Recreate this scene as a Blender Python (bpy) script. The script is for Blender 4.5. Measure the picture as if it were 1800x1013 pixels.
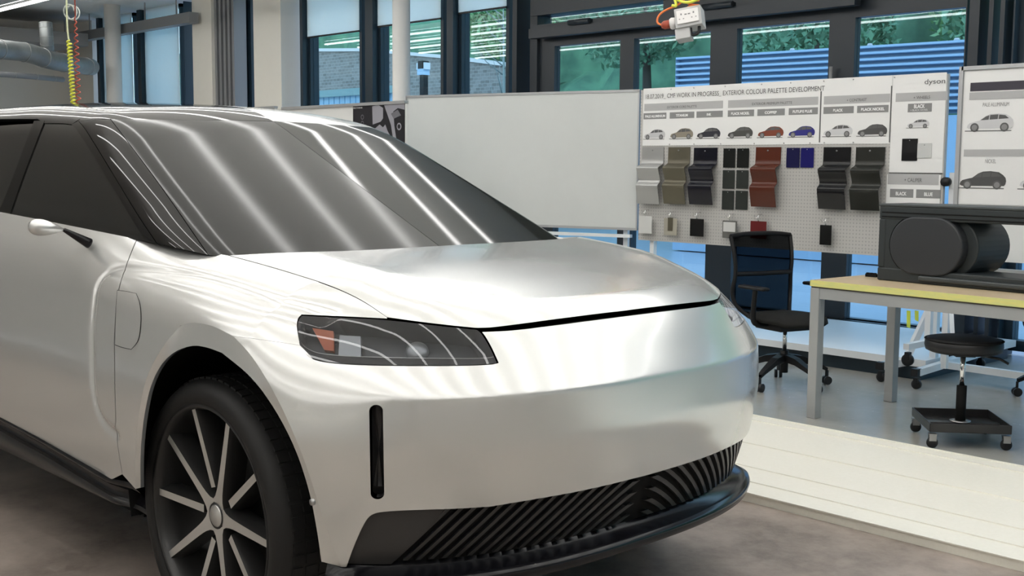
import bpy, bmesh, math, random
import numpy as np
from mathutils import Vector, Matrix
random.seed(7); rng=np.random.default_rng(7)
SC=bpy.context.scene; COL=SC.collection
for o in list(bpy.data.objects): bpy.data.objects.remove(o)
# ------------------------------------------------------------------ camera
F=2050.; H=1.45; A=math.radians(43.6)
PIT=math.atan(216.5/F); ROLL=math.atan(0.0073)
fh=np.array([-math.cos(A),math.sin(A),0]); rt=np.array([fh[1],-fh[0],0]); up=np.array([0,0,1.])
fw=math.cos(PIT)*fh-math.sin(PIT)*up; u_=math.cos(PIT)*up+math.sin(PIT)*fh
r2=math.cos(ROLL)*rt+math.sin(ROLL)*u_; u2=-math.sin(ROLL)*rt+math.cos(ROLL)*u_
CAM=np.array([0,0,H])
cd=bpy.data.cameras.new('camera'); cam=bpy.data.objects.new('camera',cd); COL.objects.link(cam)
cd.sensor_width=36; cd.lens=F/1800*36; cd.clip_start=.05; cd.clip_end=300
M=Matrix.Identity(4)
for i in range(3):
    M[i][0]=r2[i]; M[i][1]=u2[i]; M[i][2]=-fw[i]; M[i][3]=CAM[i]
cam.matrix_world=M; SC.camera=cam
def ray(px,py): return fw+r2*(px-900)/F-u2*(py-506.5)/F
def onz(px,py,z): d=ray(px,py); return CAM+d*((z-H)/d[2])
def ony(px,py,y): d=ray(px,py); return CAM+d*(y/d[1])
# ------------------------------------------------------------------ world, exposure
vs=SC.view_settings; vs.view_transform='Standard'; vs.look='None'; vs.gamma=1; vs.exposure=-0.2; vs.use_curve_mapping=False
W=bpy.data.worlds.new('sky'); SC.world=W; W.use_nodes=True
wn=W.node_tree.nodes; wl=W.node_tree.links; bg=wn['Background']
tc=wn.new('ShaderNodeTexCoord'); sx=wn.new('ShaderNodeSeparateXYZ'); cr=wn.new('ShaderNodeValToRGB')
wl.new(tc.outputs['Generated'],sx.inputs[0]); wl.new(sx.outputs['Z'],cr.inputs[0]); wl.new(cr.outputs[0],bg.inputs[0])
cr.color_ramp.elements[0].position=0.0; cr.color_ramp.elements[0].color=(.80,.87,.95,1)
cr.color_ramp.elements[1].position=.6; cr.color_ramp.elements[1].color=(.55,.72,1.0,1)
SKY_STRENGTH=3.3
bg.inputs[1].default_value=SKY_STRENGTH
BATTEN=10.0
try:
    SC.cycles.max_bounces=8; SC.cycles.glossy_bounces=5; SC.cycles.transparent_max_bounces=12; SC.cycles.caustics_reflective=False; SC.cycles.caustics_refractive=False
except Exception: pass
# ------------------------------------------------------------------ materials
def mat(name,col,rough=.5,metal=0,spec=.5,emit=None,es=1,coat=0,coatr=.05,noise=None,bump=None,aniso=0):
    m=bpy.data.materials.new(name); m.use_nodes=True; nt=m.node_tree; b=nt.nodes['Principled BSDF']
    b.inputs['Base Color'].default_value=(*col,1); b.inputs['Roughness'].default_value=rough; b.inputs['Metallic'].default_value=metal
    b.inputs['Specular IOR Level'].default_value=spec; b.inputs['Coat Weight'].default_value=coat; b.inputs['Coat Roughness'].default_value=coatr
    if emit: b.inputs['Emission Color'].default_value=(*emit,1); b.inputs['Emission Strength'].default_value=es
    tcn=nt.nodes.new('ShaderNodeTexCoord')
    if noise:   # (scale, colour2, lo, hi[, stretch])
        mp=nt.nodes.new('ShaderNodeMapping'); nt.links.new(tcn.outputs['Object'],mp.inputs[0])
        if len(noise)>4: mp.inputs['Scale'].default_value=noise[4]
        n=nt.nodes.new('ShaderNodeTexNoise'); n.inputs['Scale'].default_value=noise[0]; n.inputs['Detail'].default_value=8; n.inputs['Roughness'].default_value=.65
        nt.links.new(mp.outputs[0],n.inputs['Vector'])
        r=nt.nodes.new('ShaderNodeValToRGB'); r.color_ramp.elements[0].position=noise[2]; r.color_ramp.elements[1].position=noise[3]
        r.color_ramp.elements[0].color=(*col,1); r.color_ramp.elements[1].color=(*noise[1],1)
        nt.links.new(n.outputs[0],r.inputs[0]); nt.links.new(r.outputs[0],b.inputs['Base Color'])
    if bump:    # (scale, strength, distance[, stretch])
        mp=nt.nodes.new('ShaderNodeMapping'); nt.links.new(tcn.outputs['Object'],mp.inputs[0])
        if len(bump)>3: mp.inputs['Scale'].default_value=bump[3]
        n=nt.nodes.new('ShaderNodeTexNoise'); n.inputs['Scale'].default_value=bump[0]; n.inputs['Detail'].default_value=5
        nt.links.new(mp.outputs[0],n.inputs['Vector'])
        bb=nt.nodes.new('ShaderNodeBump'); bb.inputs['Strength'].default_value=bump[1]; bb.inputs['Distance'].default_value=bump[2]
        nt.links.new(n.outputs[0],bb.inputs['Height']); nt.links.new(bb.outputs[0],b.inputs['Normal'])
    return m
def glassmat(name,tint,ior=1.5,rough=0.0,refl=1.0):
    m=bpy.data.materials.new(name); m.use_nodes=True; nt=m.node_tree; nt.nodes.clear()
    o=nt.nodes.new('ShaderNodeOutputMaterial'); mx=nt.nodes.new('ShaderNodeMixShader'); t=nt.nodes.new('ShaderNodeBsdfTransparent'); g=nt.nodes.new('ShaderNodeBsdfGlossy'); f=nt.nodes.new('ShaderNodeFresnel')
    t.inputs[0].default_value=(*tint,1); g.inputs['Roughness'].default_value=rough; g.inputs[0].default_value=(refl,refl,refl,1); f.inputs[0].default_value=ior
    ge=nt.nodes.new('ShaderNodeNewGeometry'); mr=nt.nodes.new('ShaderNodeMapRange'); mr.inputs[3].default_value=ior; mr.inputs[4].default_value=1/ior
    nt.links.new(ge.outputs['Backfacing'],mr.inputs[0]); nt.links.new(mr.outputs[0],f.inputs[0])
    nt.links.new(f.outputs[0],mx.inputs[0]); nt.links.new(t.outputs[0],mx.inputs[1]); nt.links.new(g.outputs[0],mx.inputs[2]); nt.links.new(mx.outputs[0],o.inputs[0])
    return m
M_={}
M_['paint']=mat('silver_paint',(.70,.705,.695),.2,.62,.5,coat=.3,coatr=.05)
M_['gloss_black']=mat('black_film',(.012,.012,.012),.4,0,0,coat=.8,coatr=.04)
M_['side_film']=mat('side_film',(.025,.025,.024),.5,0,0,coat=.9,coatr=.16)
M_['screen_black']=mat('polished_black_screen',(.012,.013,.013),.6,.0,.0,coat=.85,coatr=.12,bump=(30,.12,.002,(1,14,1)))
M_['screen_grey']=mat('dark_grey_screen',(.018,.020,.018),.6,.0,.0,coat=.75,coatr=.06)
M_['black_plastic']=mat('black_plastic',(.012,.012,.013),.45,0,.4)
M_['matte_black']=mat('matte_black',(.008,.008,.008),.8,0,.2)
M_['sat_black']=mat('satin_black',(.02,.02,.021),.3,0,.5)
M_['lacquer']=mat('black_lacquer',(.006,.006,.008),.16,0,.35)
M_['rubber']=mat('tyre_rubber',(.010,.010,.010),.6,0,.4)
M_['rim_dark']=mat('dark_rim',(.035,.035,.035),.3,.4,.5)
M_['machined']=mat('machined_alloy',(.62,.62,.60),.35,.75)
M_['steel']=mat('brushed_steel',(.4,.4,.4),.35,.9)
M_['chrome']=mat('chrome',(.8,.8,.8),.08,1)
M_['amber']=mat('amber_reflector',(.45,.10,.03),.35)
M_['lampgrey']=mat('lamp_housing',(.09,.095,.1),.4,.3)
M_['lampreflect']=mat('lamp_reflector',(.3,.31,.32),.3,.6)
M_['lens']=glassmat('clear_lens',(.75,.77,.8),1.5)
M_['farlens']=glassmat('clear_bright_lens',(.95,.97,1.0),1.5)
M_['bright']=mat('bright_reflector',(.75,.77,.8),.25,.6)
M_['glass']=glassmat('window_glass',(.78,.92,.95),1.5)
M_['frame']=mat('anthracite_frame',(.022,.028,.034),.4,0,.5)
M_['frameblue']=mat('blue_black_frame',(.012,.028,.042),.4,0,.5)
M_['cream']=mat('cream_plaster',(.90,.87,.79),.8,noise=(1.5,(.87,.84,.76),.3,.7))
M_['wall']=mat('beige_wall',(.78,.75,.69),.85)
M_['hallwall']=mat('dark_hall_wall',(.80,.79,.75),.85)
M_['ceil']=mat('ceiling_white',(.88,.87,.84),.85)
M_['column']=mat('white_column',(.80,.78,.74),.6)
M_['blind']=mat('roller_blind',(.62,.70,.72),.85)
_nt=M_['blind'].node_tree; _b=_nt.nodes['Principled BSDF']; _t=_nt.nodes.new('ShaderNodeBsdfTranslucent'); _t.inputs[0].default_value=(.40,.44,.45,1); _a=_nt.nodes.new('ShaderNodeAddShader'); _o=_nt.nodes['Material Output']; _nt.links.new(_b.outputs[0],_a.inputs[0]); _nt.links.new(_t.outputs[0],_a.inputs[1]); _nt.links.new(_a.outputs[0],_o.inputs[0])
M_['duct']=mat('galvanised_duct',(.32,.34,.34),.4,.8,noise=(6,(.24,.26,.26),.3,.7))
M_['service']=mat('service_grey',(.30,.29,.28),.6)
M_['tray']=mat('cable_tray',(.30,.31,.32),.5,.3)
M_['white']=mat('white_board',(.72,.73,.72),.45)
M_['board']=mat('whiteboard_enamel',(.62,.64,.63),.30,noise=(1.2,(.58,.60,.59),.3,.7))
M_['poster']=mat('poster_paper',(.80,.80,.79),.45,coat=.1,bump=(3,.15,.02))
M_['alu']=mat('aluminium_edge',(.45,.46,.47),.4,.5)
M_['whitesteel']=mat('white_steel',(.75,.78,.80),.4)
M_['ink']=mat('print_ink',(.10,.10,.10),.6)
M_['inkwhite']=mat('print_white',(.85,.85,.85),.6)
M_['inkgrey']=mat('print_midgrey',(.24,.24,.24),.6)
M_['inklight']=mat('print_lightgrey',(.44,.44,.44),.6)
M_['inkdark']=mat('print_aubergine',(.035,.03,.045),.5)
M_['chairmesh']=None
M_['chairblack']=mat('chair_black',(.006,.006,.007),.5,0,.3)
M_['fabric']=mat('seat_fabric',(.018,.018,.017),.85,0,.2)
M_['vinyl']=mat('black_vinyl',(.009,.009,.01),.45,0,.4)
M_['plytop']=mat('plywood_top',(.62,.50,.34),.35,noise=(4,(.55,.43,.28),.3,.7,(1,6,1)))
M_['yellow']=mat('yellow_edge',(.72,.66,.22),.5,noise=(9,(.55,.60,.25),.35,.7,(1,1,6)))
M_['tablesteel']=mat('table_grey_steel',(.36,.37,.37),.45,.2)
M_['casegrey']=mat('dark_grey_case',(.030,.036,.038),.5,0,.35)
M_['caselight']=mat('case_edge_grey',(.045,.053,.056),.45)
M_['podgrey']=mat('pod_charcoal',(.024,.027,.031),.55)
M_['cableY']=mat('yellow_cable',(.75,.78,.08),.4)
M_['cableR']=mat('red_cable',(.42,.07,.04),.45)
M_['cableO']=mat('orange_cable',(.85,.22,.05),.4)
M_['sockgrey']=mat('socket_box_grey',(.52,.52,.52),.5)
M_['sockwhite']=mat('socket_white',(.82,.80,.79),.4)
M_['hose']=mat('clear_hose',(.55,.58,.55),.3)
# chair mesh fabric
m=glassmat('mesh_fabric',(.03,.033,.036),1.1,.6,.05); M_['chairmesh']=m
# floor materials
def floor_mat(name,c1,c2,c3,rough,rr):
    m=bpy.data.materials.new(name); m.use_nodes=True; nt=m.node_tree; b=nt.nodes['Principled BSDF']; L=nt.links.new
    t=nt.nodes.new('ShaderNodeTexCoord')
    n=nt.nodes.new('ShaderNodeTexNoise'); n.inputs['Scale'].default_value=1.1; n.inputs['Detail'].default_value=10; n.inputs['Roughness'].default_value=.7
    n2=nt.nodes.new('ShaderNodeTexNoise'); n2.inputs['Scale'].default_value=14; n2.inputs['Detail'].default_value=8; n2.inputs['Roughness'].default_value=.75
    L(t.outputs['Object'],n.inputs['Vector']); L(t.outputs['Object'],n2.inputs['Vector'])
    r=nt.nodes.new('ShaderNodeValToRGB'); r.color_ramp.elements[0].position=.36; r.color_ramp.elements[1].position=.66; r.color_ramp.elements[0].color=(*c1,1); r.color_ramp.elements[1].color=(*c2,1)
    r2_=nt.nodes.new('ShaderNodeValToRGB'); r2_.color_ramp.elements[0].position=.42; r2_.color_ramp.elements[1].position=.62; r2_.color_ramp.elements[0].color=(0,0,0,1); r2_.color_ramp.elements[1].color=(1,1,1,1)
    mx=nt.nodes.new('ShaderNodeMix'); mx.data_type='RGBA'; mx.inputs[7].default_value=(*c3,1)
    L(n.outputs[0],r.inputs[0]); L(n2.outputs[0],r2_.inputs[0]); ml=nt.nodes.new('ShaderNodeMath'); ml.operation='MULTIPLY'; ml.inputs[1].default_value=.4
    L(r2_.outputs[0],ml.inputs[0]); L(ml.outputs[0],mx.inputs[0]); L(r.outputs[0],mx.inputs[6]); L(mx.outputs[2],b.inputs['Base Color'])
    mr=nt.nodes.new('ShaderNodeMapRange'); mr.inputs[3].default_value=rough; mr.inputs[4].default_value=rr; L(n2.outputs[0],mr.inputs[0]); L(mr.outputs[0],b.inputs['Roughness'])
    bp=nt.nodes.new('ShaderNodeBump'); bp.inputs['Strength'].default_value=.15; bp.inputs['Distance'].default_value=.01; L(n2.outputs[0],bp.inputs['Height']); L(bp.outputs[0],b.inputs['Normal'])
    return m
M_['floor']=floor_mat('polished_concrete',(.34,.335,.31),(.41,.40,.37),(.37,.36,.34),.12,.35)
M_['plate']=floor_mat('stained_iron_floor',(.14,.115,.10),(.46,.39,.34),(.42,.37,.33),.22,.5)
M_['strip']=mat('white_floor_strip',(.86,.84,.76),.45,noise=(60,(.82,.80,.71),.3,.7))
M_['ground']=mat('blue_lit_pavement',(.28,.33,.39),.35,noise=(3,(.33,.39,.46),.35,.65,(1,4,1)))  # dry paving; blue cast of the daylight put into its colour
def brick_mat():
    m=bpy.data.materials.new('grey_brick'); m.use_nodes=True; nt=m.node_tree; b=nt.nodes['Principled BSDF']; L=nt.links.new
    t=nt.nodes.new('ShaderNodeTexCoord'); mp=nt.nodes.new('ShaderNodeMapping'); mp.inputs['Rotation'].default_value=(math.pi/2,0,0)
    br=nt.nodes.new('ShaderNodeTexBrick'); br.inputs['Scale'].default_value=3.2; br.inputs['Color1'].default_value=(.15,.14,.125,1); br.inputs['Color2'].default_value=(.24,.225,.205,1); br.inputs['Mortar'].default_value=(.30,.29,.27,1)
    L(t.outputs['Object'],mp.inputs[0]); L(mp.outputs[0],br.inputs['Vector']); L(br.outputs[0],b.inputs['Base Color']); b.inputs['Roughness'].default_value=.9
    return m
M_['brick']=brick_mat()
M_['container']=mat('blue_corrugated',(.36,.50,.66),.5,.0)
M_['leaf']=mat('leaf_green',(.16,.34,.15),.6,noise=(1.2,(.30,.52,.24),.35,.65))
M_['leafdark']=mat('leaf_dark',(.08,.20,.11),.6,noise=(1.2,(.16,.35,.2),.35,.65))
M_['bank']=mat('shrub_bank',(.05,.13,.08),.9,noise=(1.5,(.12,.27,.15),.35,.65))
M_['bark']=mat('bark',(.06,.05,.04),.9)
def peg_mat():
    m=bpy.data.materials.new('perforated_board'); m.use_nodes=True; nt=m.node_tree; b=nt.nodes['Principled BSDF']; L=nt.links.new
    t=nt.nodes.new('ShaderNodeTexCoord'); s=nt.nodes.new('ShaderNodeSeparateXYZ'); L(t.outputs['Object'],s.inputs[0])
    def cell(o):
        a=nt.nodes.new('ShaderNodeMath'); a.operation='MULTIPLY'; a.inputs[1].default_value=1/.025; L(o,a.inputs[0])
        f=nt.nodes.new('ShaderNodeMath'); f.operation='FRACT'; L(a.outputs[0],f.inputs[0])
        g=nt.nodes.new('ShaderNodeMath'); g.operation='SUBTRACT'; g.inputs[1].default_value=.5; L(f.outputs[0],g.inputs[0])
        h=nt.nodes.new('ShaderNodeMath'); h.operation='POWER'; h.inputs[1].default_value=2; L(g.outputs[0],h.inputs[0]); return h
    h1=cell(s.outputs['X']); h2=cell(s.outputs['Z']); ad=nt.nodes.new('ShaderNodeMath'); L(h1.outputs[0],ad.inputs[0]); L(h2.outputs[0],ad.inputs[1])
    lt=nt.nodes.new('ShaderNodeMath'); lt.operation='LESS_THAN'; lt.inputs[1].default_value=.045; L(ad.outputs[0],lt.inputs[0])
    mx=nt.nodes.new('ShaderNodeMix'); mx.data_type='RGBA'; mx.inputs[6].default_value=(.47,.46,.44,1); mx.inputs[7].default_value=(.33,.33,.32,1)
    L(lt.outputs[0],mx.inputs[0]); L(mx.outputs[2],b.inputs['Base Color']); b.inputs['Roughness'].default_value=.6
    return m
M_['peg']=peg_mat()
# ------------------------------------------------------------------ object helpers
def link(o,parent=None):
    COL.objects.link(o)
    if parent is not None: o.parent=parent
    return o
def tag(o,label,cat,group=None):
    o['label']=label; o['category']=cat
    if group: o['group']=group
    return o
def structure(o): o['kind']='structure'; return o
def empty(name,label,cat,loc=(0,0,0),rz=0,group=None):
    o=bpy.data.objects.new(name,None); o.location=loc; o.rotation_euler=(0,0,rz); link(o); o.empty_display_size=.1
    return tag(o,label,cat,group)
class MB:
    def __init__(s): s.v=[]; s.f=[]; s.m=[]; s.n=None; s.sm=[]
    def add(s,v,f,mi=0,smooth=False):
        k=len(s.v); s.v+= [tuple(map(float,p)) for p in v]; s.f+=[tuple(i+k for i in q) for q in f]; s.m+=[mi]*len(f); s.sm+=[smooth]*len(f); return s
    def box(s,lo,hi,mi=0,R=None,O=None):
        x0,y0,z0=lo;x1,y1,z1=hi
        v=[(x0,y0,z0),(x1,y0,z0),(x1,y1,z0),(x0,y1,z0),(x0,y0,z1),(x1,y0,z1),(x1,y1,z1),(x0,y1,z1)]
        if R is not None: v=[R@(np.array(p)-(O if O is not None else 0))+(O if O is not None else 0) for p in v]
        return s.add(v,[(0,3,2,1),(4,5,6,7),(0,1,5,4),(1,2,6,5),(2,3,7,6),(3,0,4,7)],mi)
    def beam(s,a,b,w,h=None,mi=0,upv=(0,0,1)):
        a=np.array(a,float);b=np.array(b,float);d=b-a;L=np.linalg.norm(d);d/=L;h=h or w
        upv=np.array(upv,float)
        if abs(d@upv)>.95: upv=np.array([0,1.,0])
        s1=np.cross(d,upv);s1/=np.linalg.norm(s1);s2=np.cross(s1,d)
        v=[];
        for p in(a,b):
            for i,j in((-1,-1),(1,-1),(1,1),(-1,1)): v.append(p+s1*w/2*i+s2*h/2*j)
        return s.add(v,[(3,2,1,0),(4,5,6,7),(0,1,5,4),(1,2,6,5),(2,3,7,6),(3,0,4,7)],mi)
    def tube(s,pts,r,n=12,mi=0,cap=True):
        P=np.array(pts,float); K=len(P); rs=np.full(K,r,float) if np.isscalar(r) else np.array(r,float)
        T=np.gradient(P,axis=0); T/=np.linalg.norm(T,axis=1)[:,None]+1e-9
        nrm=np.cross(T[0],[0,0,1.]); 
        if np.linalg.norm(nrm)<.1: nrm=np.cross(T[0],[0,1.,0])
        nrm/=np.linalg.norm(nrm); v=[]
        for i in range(K):
            nrm=nrm-T[i]*(nrm@T[i]); nrm/=np.linalg.norm(nrm)+1e-9; b=np.cross(T[i],nrm)
            for j in range(n):
                a=2*math.pi*j/n; v.append(P[i]+rs[i]*(math.cos(a)*nrm+math.sin(a)*b))
        f=[(i*n+j,i*n+(j+1)%n,(i+1)*n+(j+1)%n,(i+1)*n+j) for i in range(K-1) for j in range(n)]
        s.add(v,f,mi,True)
        if cap:
            k=len(s.v)-K*n; s.f.append(tuple(k+j for j in range(n))[::-1]); s.f.append(tuple(k+(K-1)*n+j for j in range(n))); s.m+=[mi,mi]; s.sm+=[False,False]
        return s
    def lathe(s,prof,c=(0,0,0),ax='z',n=40,mi=0,smooth=True):
        v=[];c=np.array(c,float)
        for r,h in prof:
            for j in range(n):
                a=2*math.pi*j/n; p={'z':(r*math.cos(a),r*math.sin(a),h),'y':(r*math.cos(a),h,r*math.sin(a)),'x':(h,r*math.cos(a),r*math.sin(a))}[ax]; v.append(c+p)
        K=len(prof)
        f=[(i*n+j,i*n+(j+1)%n,(i+1)*n+(j+1)%n,(i+1)*n+j) for i in range(K-1) for j in range(n)]
        f.append(tuple(range(n))[::-1]); f.append(tuple((K-1)*n+j for j in range(n)))
        return s.add(v,f,mi,smooth)
    def prism(s,pts,d,mi=0):
        """closed 3D planar polygon extruded by vector d"""
        P=[np.array(p,float) for p in pts]; n=len(P); d=np.array(d,float)
        v=P+[p+d for p in P]
        f=[tuple(range(n))[::-1],tuple(range(n,2*n))]+[(i,(i+1)%n,n+(i+1)%n,n+i) for i in range(n)]
        return s.add(v,f,mi)
    def grid(s,G,mi=0,flip=False,smooth=True):
        a,b=G.shape[:2]
        f=[(i*b+j,i*b+j+1,(i+1)*b+j+1,(i+1)*b+j) for i in range(a-1) for j in range(b-1)]
        if flip: f=[q[::-1] for q in f]
        return s.add(G.reshape(-1,3),f,mi,smooth)
    def build(s,name,mats,parent=None,bevel=0,fixn=True,world=True,wn=False):
        me=bpy.data.meshes.new(name); me.from_pydata(s.v,[],s.f)
        for m in (mats if isinstance(mats,(list,tuple)) else [mats]): me.materials.append(M_[m] if isinstance(m,str) else m)
        me.polygons.foreach_set('material_index',s.m); me.polygons.foreach_set('use_smooth',s.sm)
        if fixn:
            bm=bmesh.new(); bm.from_mesh(me); bmesh.ops.recalc_face_normals(bm,faces=bm.faces); bm.to_mesh(me); bm.free()
        me.update(); o=bpy.data.objects.new(name,me); link(o)
        if parent is not None:
            o.parent=parent
            if world: o.matrix_parent_inverse=mw(parent).inverted()
        if bevel:
            md=o.modifiers.new('bevel','BEVEL'); md.width=bevel; md.segments=2; md.limit_method='ANGLE'; md.angle_limit=.6
        return o
def mw(o):
    m=Matrix.LocRotScale(o.location,o.rotation_euler,o.scale)
    if o.parent: m=mw(o.parent)@o.matrix_parent_inverse@m
    return m
def rotz(a): c,s=math.cos(a),math.sin(a); return np.array([[c,-s,0],[s,c,0],[0,0,1.]])
def text(s_,loc,size,m,parent,name='printed_text',width=None,rot=(math.pi/2,0,0),align='LEFT',bold=0):
    cu=bpy.data.curves.new(name,'FONT'); cu.body=s_; cu.size=size; cu.align_x=align; cu.offset=bold; cu.extrude=0
    o=bpy.data.objects.new(name+'_tmp',cu); COL.objects.link(o)
    bpy.context.view_layer.update()
    dg=bpy.context.evaluated_depsgraph_get(); me=bpy.data.meshes.new_from_object(o.evaluated_get(dg)); bpy.data.objects.remove(o)
    me.materials.clear(); me.materials.append(M_[m]); n=bpy.data.objects.new(name,me); link(n)
    sx=1
    if width:
        xs=[v.co.x for v in me.vertices]; w=max(xs)-min(xs); sx=width/w if w else 1
    for v in me.vertices: v.co.x*=sx
    n.location=loc; n.rotation_euler=rot
    n.parent=parent; n.matrix_parent_inverse=mw(parent).inverted()
    return n
YC=2.645
def spline(xs,ys,n=14000):
    xs=np.array(xs,float);ys=np.array(ys,float)
    # pchip-like monotone
    h=np.diff(xs);d=np.diff(ys)/h
    m=np.zeros_like(ys);m[1:-1]=[0 if d[i-1]*d[i]<=0 else 2*d[i-1]*d[i]/(d[i-1]+d[i]) for i in range(1,len(xs)-1)]
    m[0]=d[0];m[-1]=d[-1]
    X=np.linspace(xs[0],xs[-1],n);k=np.clip(np.searchsorted(xs,X,side='right')-1,0,len(h)-1)
    s=(X-xs[k])/h[k]
    Y=(1+2*s)*(1-s)**2*ys[k]+s*(1-s)**2*h[k]*m[k]+s*s*(3-2*s)*ys[k+1]+s*s*(s-1)*h[k]*m[k+1]
    return X,Y
def ev(t,x): return np.interp(x,t[0],t[1])
def sdist(P,pts):
    d=np.full(P.shape[:-1],9.)
    for a,b in zip(pts[:-1],pts[1:]):
        a=np.array(a);b=np.array(b);ab=b-a
        s=np.clip(((P-a)@ab)/(ab@ab),0,1)
        d=np.minimum(d,np.linalg.norm(P-a-s[...,None]*ab,axis=-1))
    return d
def smax(a,b,k):
    h=np.maximum(k-np.abs(a-b),0)/k
    return np.maximum(a,b)+h*h*k*.25
ZCR=.84
# nose profile above/below crease as separate tables for a crisp kink
NLO=spline([.0,.30,.45,.6,.72,.84,.95],[-2.40,-2.26,-2.20,-2.16,-2.14,-2.14,-2.15])
NHI=spline([.6,.84,.92,1.0,1.08,1.2,1.5],[-1.98,-2.14,-2.20,-2.262,-2.33,-2.44,-2.9])
SIDE=spline([.0,.25,.4,.55,.7,.85,1.0,1.1,1.15,1.2,1.25,1.4,1.6],[.91,.99,1.02,1.04,1.045,1.03,.99,.945,.912,.872,.828,.69,.5])
HOOD=spline([-9,-8,-6,-5,-4.5,-4,-3.7,-3.4,-3.1,-2.8,-2.6,-2.4,-2.25,-2.1,-1.5],[1.43,1.43,1.42,1.40,1.355,1.285,1.235,1.197,1.177,1.146,1.111,1.067,1.03,.99,.8])
X0=-3.05
NEXP=2.6
def lower(x,t,z):
    t=np.abs(t)
    def wall(a,k):
        u=np.maximum(x-X0,0)/a
        b=ev(SIDE,z)
        v=t/b
        w=(u**k+v**k+1e-12)**(1/k)-1
        return w*b
    w=smax(wall(ev(NLO,z)-X0,NEXP),wall(ev(NHI,z)-X0,NEXP),.005)
    zt=ev(HOOD,x)-(.7+np.clip((x+2.8)/.35,0,1)*1.2)*np.maximum(t-.56,0)**2-.02*t**2+.014*np.exp(-((t-.66)/.16)**2)*np.clip((-2.5-x)/.2,0,1)
    return smax(w,z-zt,.09)
WS0=(-3.12,1.150);WS1=(-4.24,1.635)
ROOF=spline([-9,-8,-7,-6,-5.3,-4.8,-4.4,-4.2,-4.0,-3.0],[1.53,1.635,1.71,1.735,1.73,1.71,1.68,1.655,1.62,1.38])
SG=spline([.9,1.17,1.3,1.45,1.6,1.75],[.86,.835,.80,.752,.695,.63])
def green(x,t,z):
    t=np.abs(t)
    s=t-ev(SG,z)
    dx,dz=WS1[0]-WS0[0],WS1[1]-WS0[1];L=np.hypot(dx,dz);nx,nz=dz/L,-dx/L
    if nz<0:nx,nz=-nx,-nz
    w=(x-WS0[0]+.16*(t/.75)**2.2)*nx+(z-WS0[1])*nz
    # slight convex crown
    r=z-(ev(ROOF,x)-.06*(t/.7)**2.2)
    g=smax(w,r,.06)
    rear=(x+7.6)*-1*.8+(z-1.3)*.6
    g=smax(g,rear,.1)
    return smax(g,s*.94,.11)
def cast(fn,O,D,t0,t1,n=160):
    """first sign change + -> - along O+D*s (batched)"""
    O=np.atleast_2d(O).astype(float);D=np.atleast_2d(D).astype(float)
    S=np.linspace(t0,t1,n)
    P=O[:,None]+D[:,None]*S[None,:,None]
    v=fn(P[...,0],P[...,1]-YC,P[...,2])
    neg=(v<0);i=np.argmax(neg,axis=1);ok=neg.any(1)&(i>0)
    i=np.maximum(i,1);lo=S[i-1].copy();hi=S[i].copy()
    for _ in range(22):
        m=(lo+hi)/2;q=O+D*m[:,None];f=fn(q[:,0],q[:,1]-YC,q[:,2])<0
        hi=np.where(f,m,hi);lo=np.where(f,lo,m)
    q=O+D*hi[:,None];q[~ok]=np.nan
    return q
# ------------------------------------------------------------------ car body surfaces (implicit), car sits along X, centre plane y=YC
GROOVE=[(-2.651, 1.0267), (-2.749, 1.0471), (-2.852, 1.0621), (-3.037, 1.0811), (-3.237, 1.0945), (-3.466, 1.0982), (-3.664, 1.0983), (-3.736, 1.0866), (-3.771, 1.0641), (-3.768, 1.0236), (-3.741, 0.9608), (-3.69, 0.827), (-3.662, 0.6811), (-3.615, 0.6128), (-3.507, 0.5844)]
_lower0=lower
for _ in range(2):
    _q=[GROOVE[0]]
    for _a,_b in zip(GROOVE[:-1],GROOVE[1:]): _q+=[(.75*_a[0]+.25*_b[0],.75*_a[1]+.25*_b[1]),(.25*_a[0]+.75*_b[0],.25*_a[1]+.75*_b[1])]
    GROOVE=_q+[GROOVE[-1]]
def lower(x,t,z):
    v=_lower0(x,t,z)
    v=smax(v,-(x+7.35)-.25*(z-.8),.15)
    ok=(np.abs(t)>.6)&(x>-4.0)&(x<-2.6)&(z>.5)
    if ok.any():
        d=sdist(np.stack([x,z],-1)[ok],GROOVE); w=np.zeros_like(v); w[ok]=.0075*np.exp(-(d/.015)**2); v=v+w
    return v
def hits(pts,fn=None,t1=12):
    D=np.array([ray(*p) for p in pts]); return cast(fn or lower,np.repeat(CAM[None],len(D),0),D,1.5,t1,500)
def sidept(pts,fn=None):
    """points of the near side given as (x,z)"""
    O=np.array([[x,YC-1.6,z] for x,z in pts]); D=np.repeat(np.array([[0,1.,0]]),len(O),0)
    return cast(fn or lower,O,D,0,1.6,300)
def resample(P,n):
    P=np.asarray(P,float); d=np.r_[0,np.cumsum(np.linalg.norm(np.diff(P,axis=0),axis=1))]; s=np.linspace(0,d[-1],n)
    return np.stack([np.interp(s,d,P[:,k]) for k in range(3)],1)
def smoothpoly(P,it=2):
    P=[tuple(p) for p in P]
    for _ in range(it):
        Q=[P[0]]
        for a,b in zip(P[:-1],P[1:]):
            Q.append(tuple(.75*np.array(a)+.25*np.array(b))); Q.append(tuple(.25*np.array(a)+.75*np.array(b)))
        Q.append(P[-1]); P=Q
    return np.array(P)
def C(*segs):
    """curve through pixel points lying on the body; segs joined with corners kept"""
    out=[]
    for s in segs:
        q=smoothpoly(s,2) if len(s)>2 else np.array(s,float)
        if len(s)<=2: q=np.stack([np.linspace(q[0][k],q[-1][k],12) for k in range(2)],1)
        out.append(q if not out else q[1:])
    return np.concatenate(out)
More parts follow.
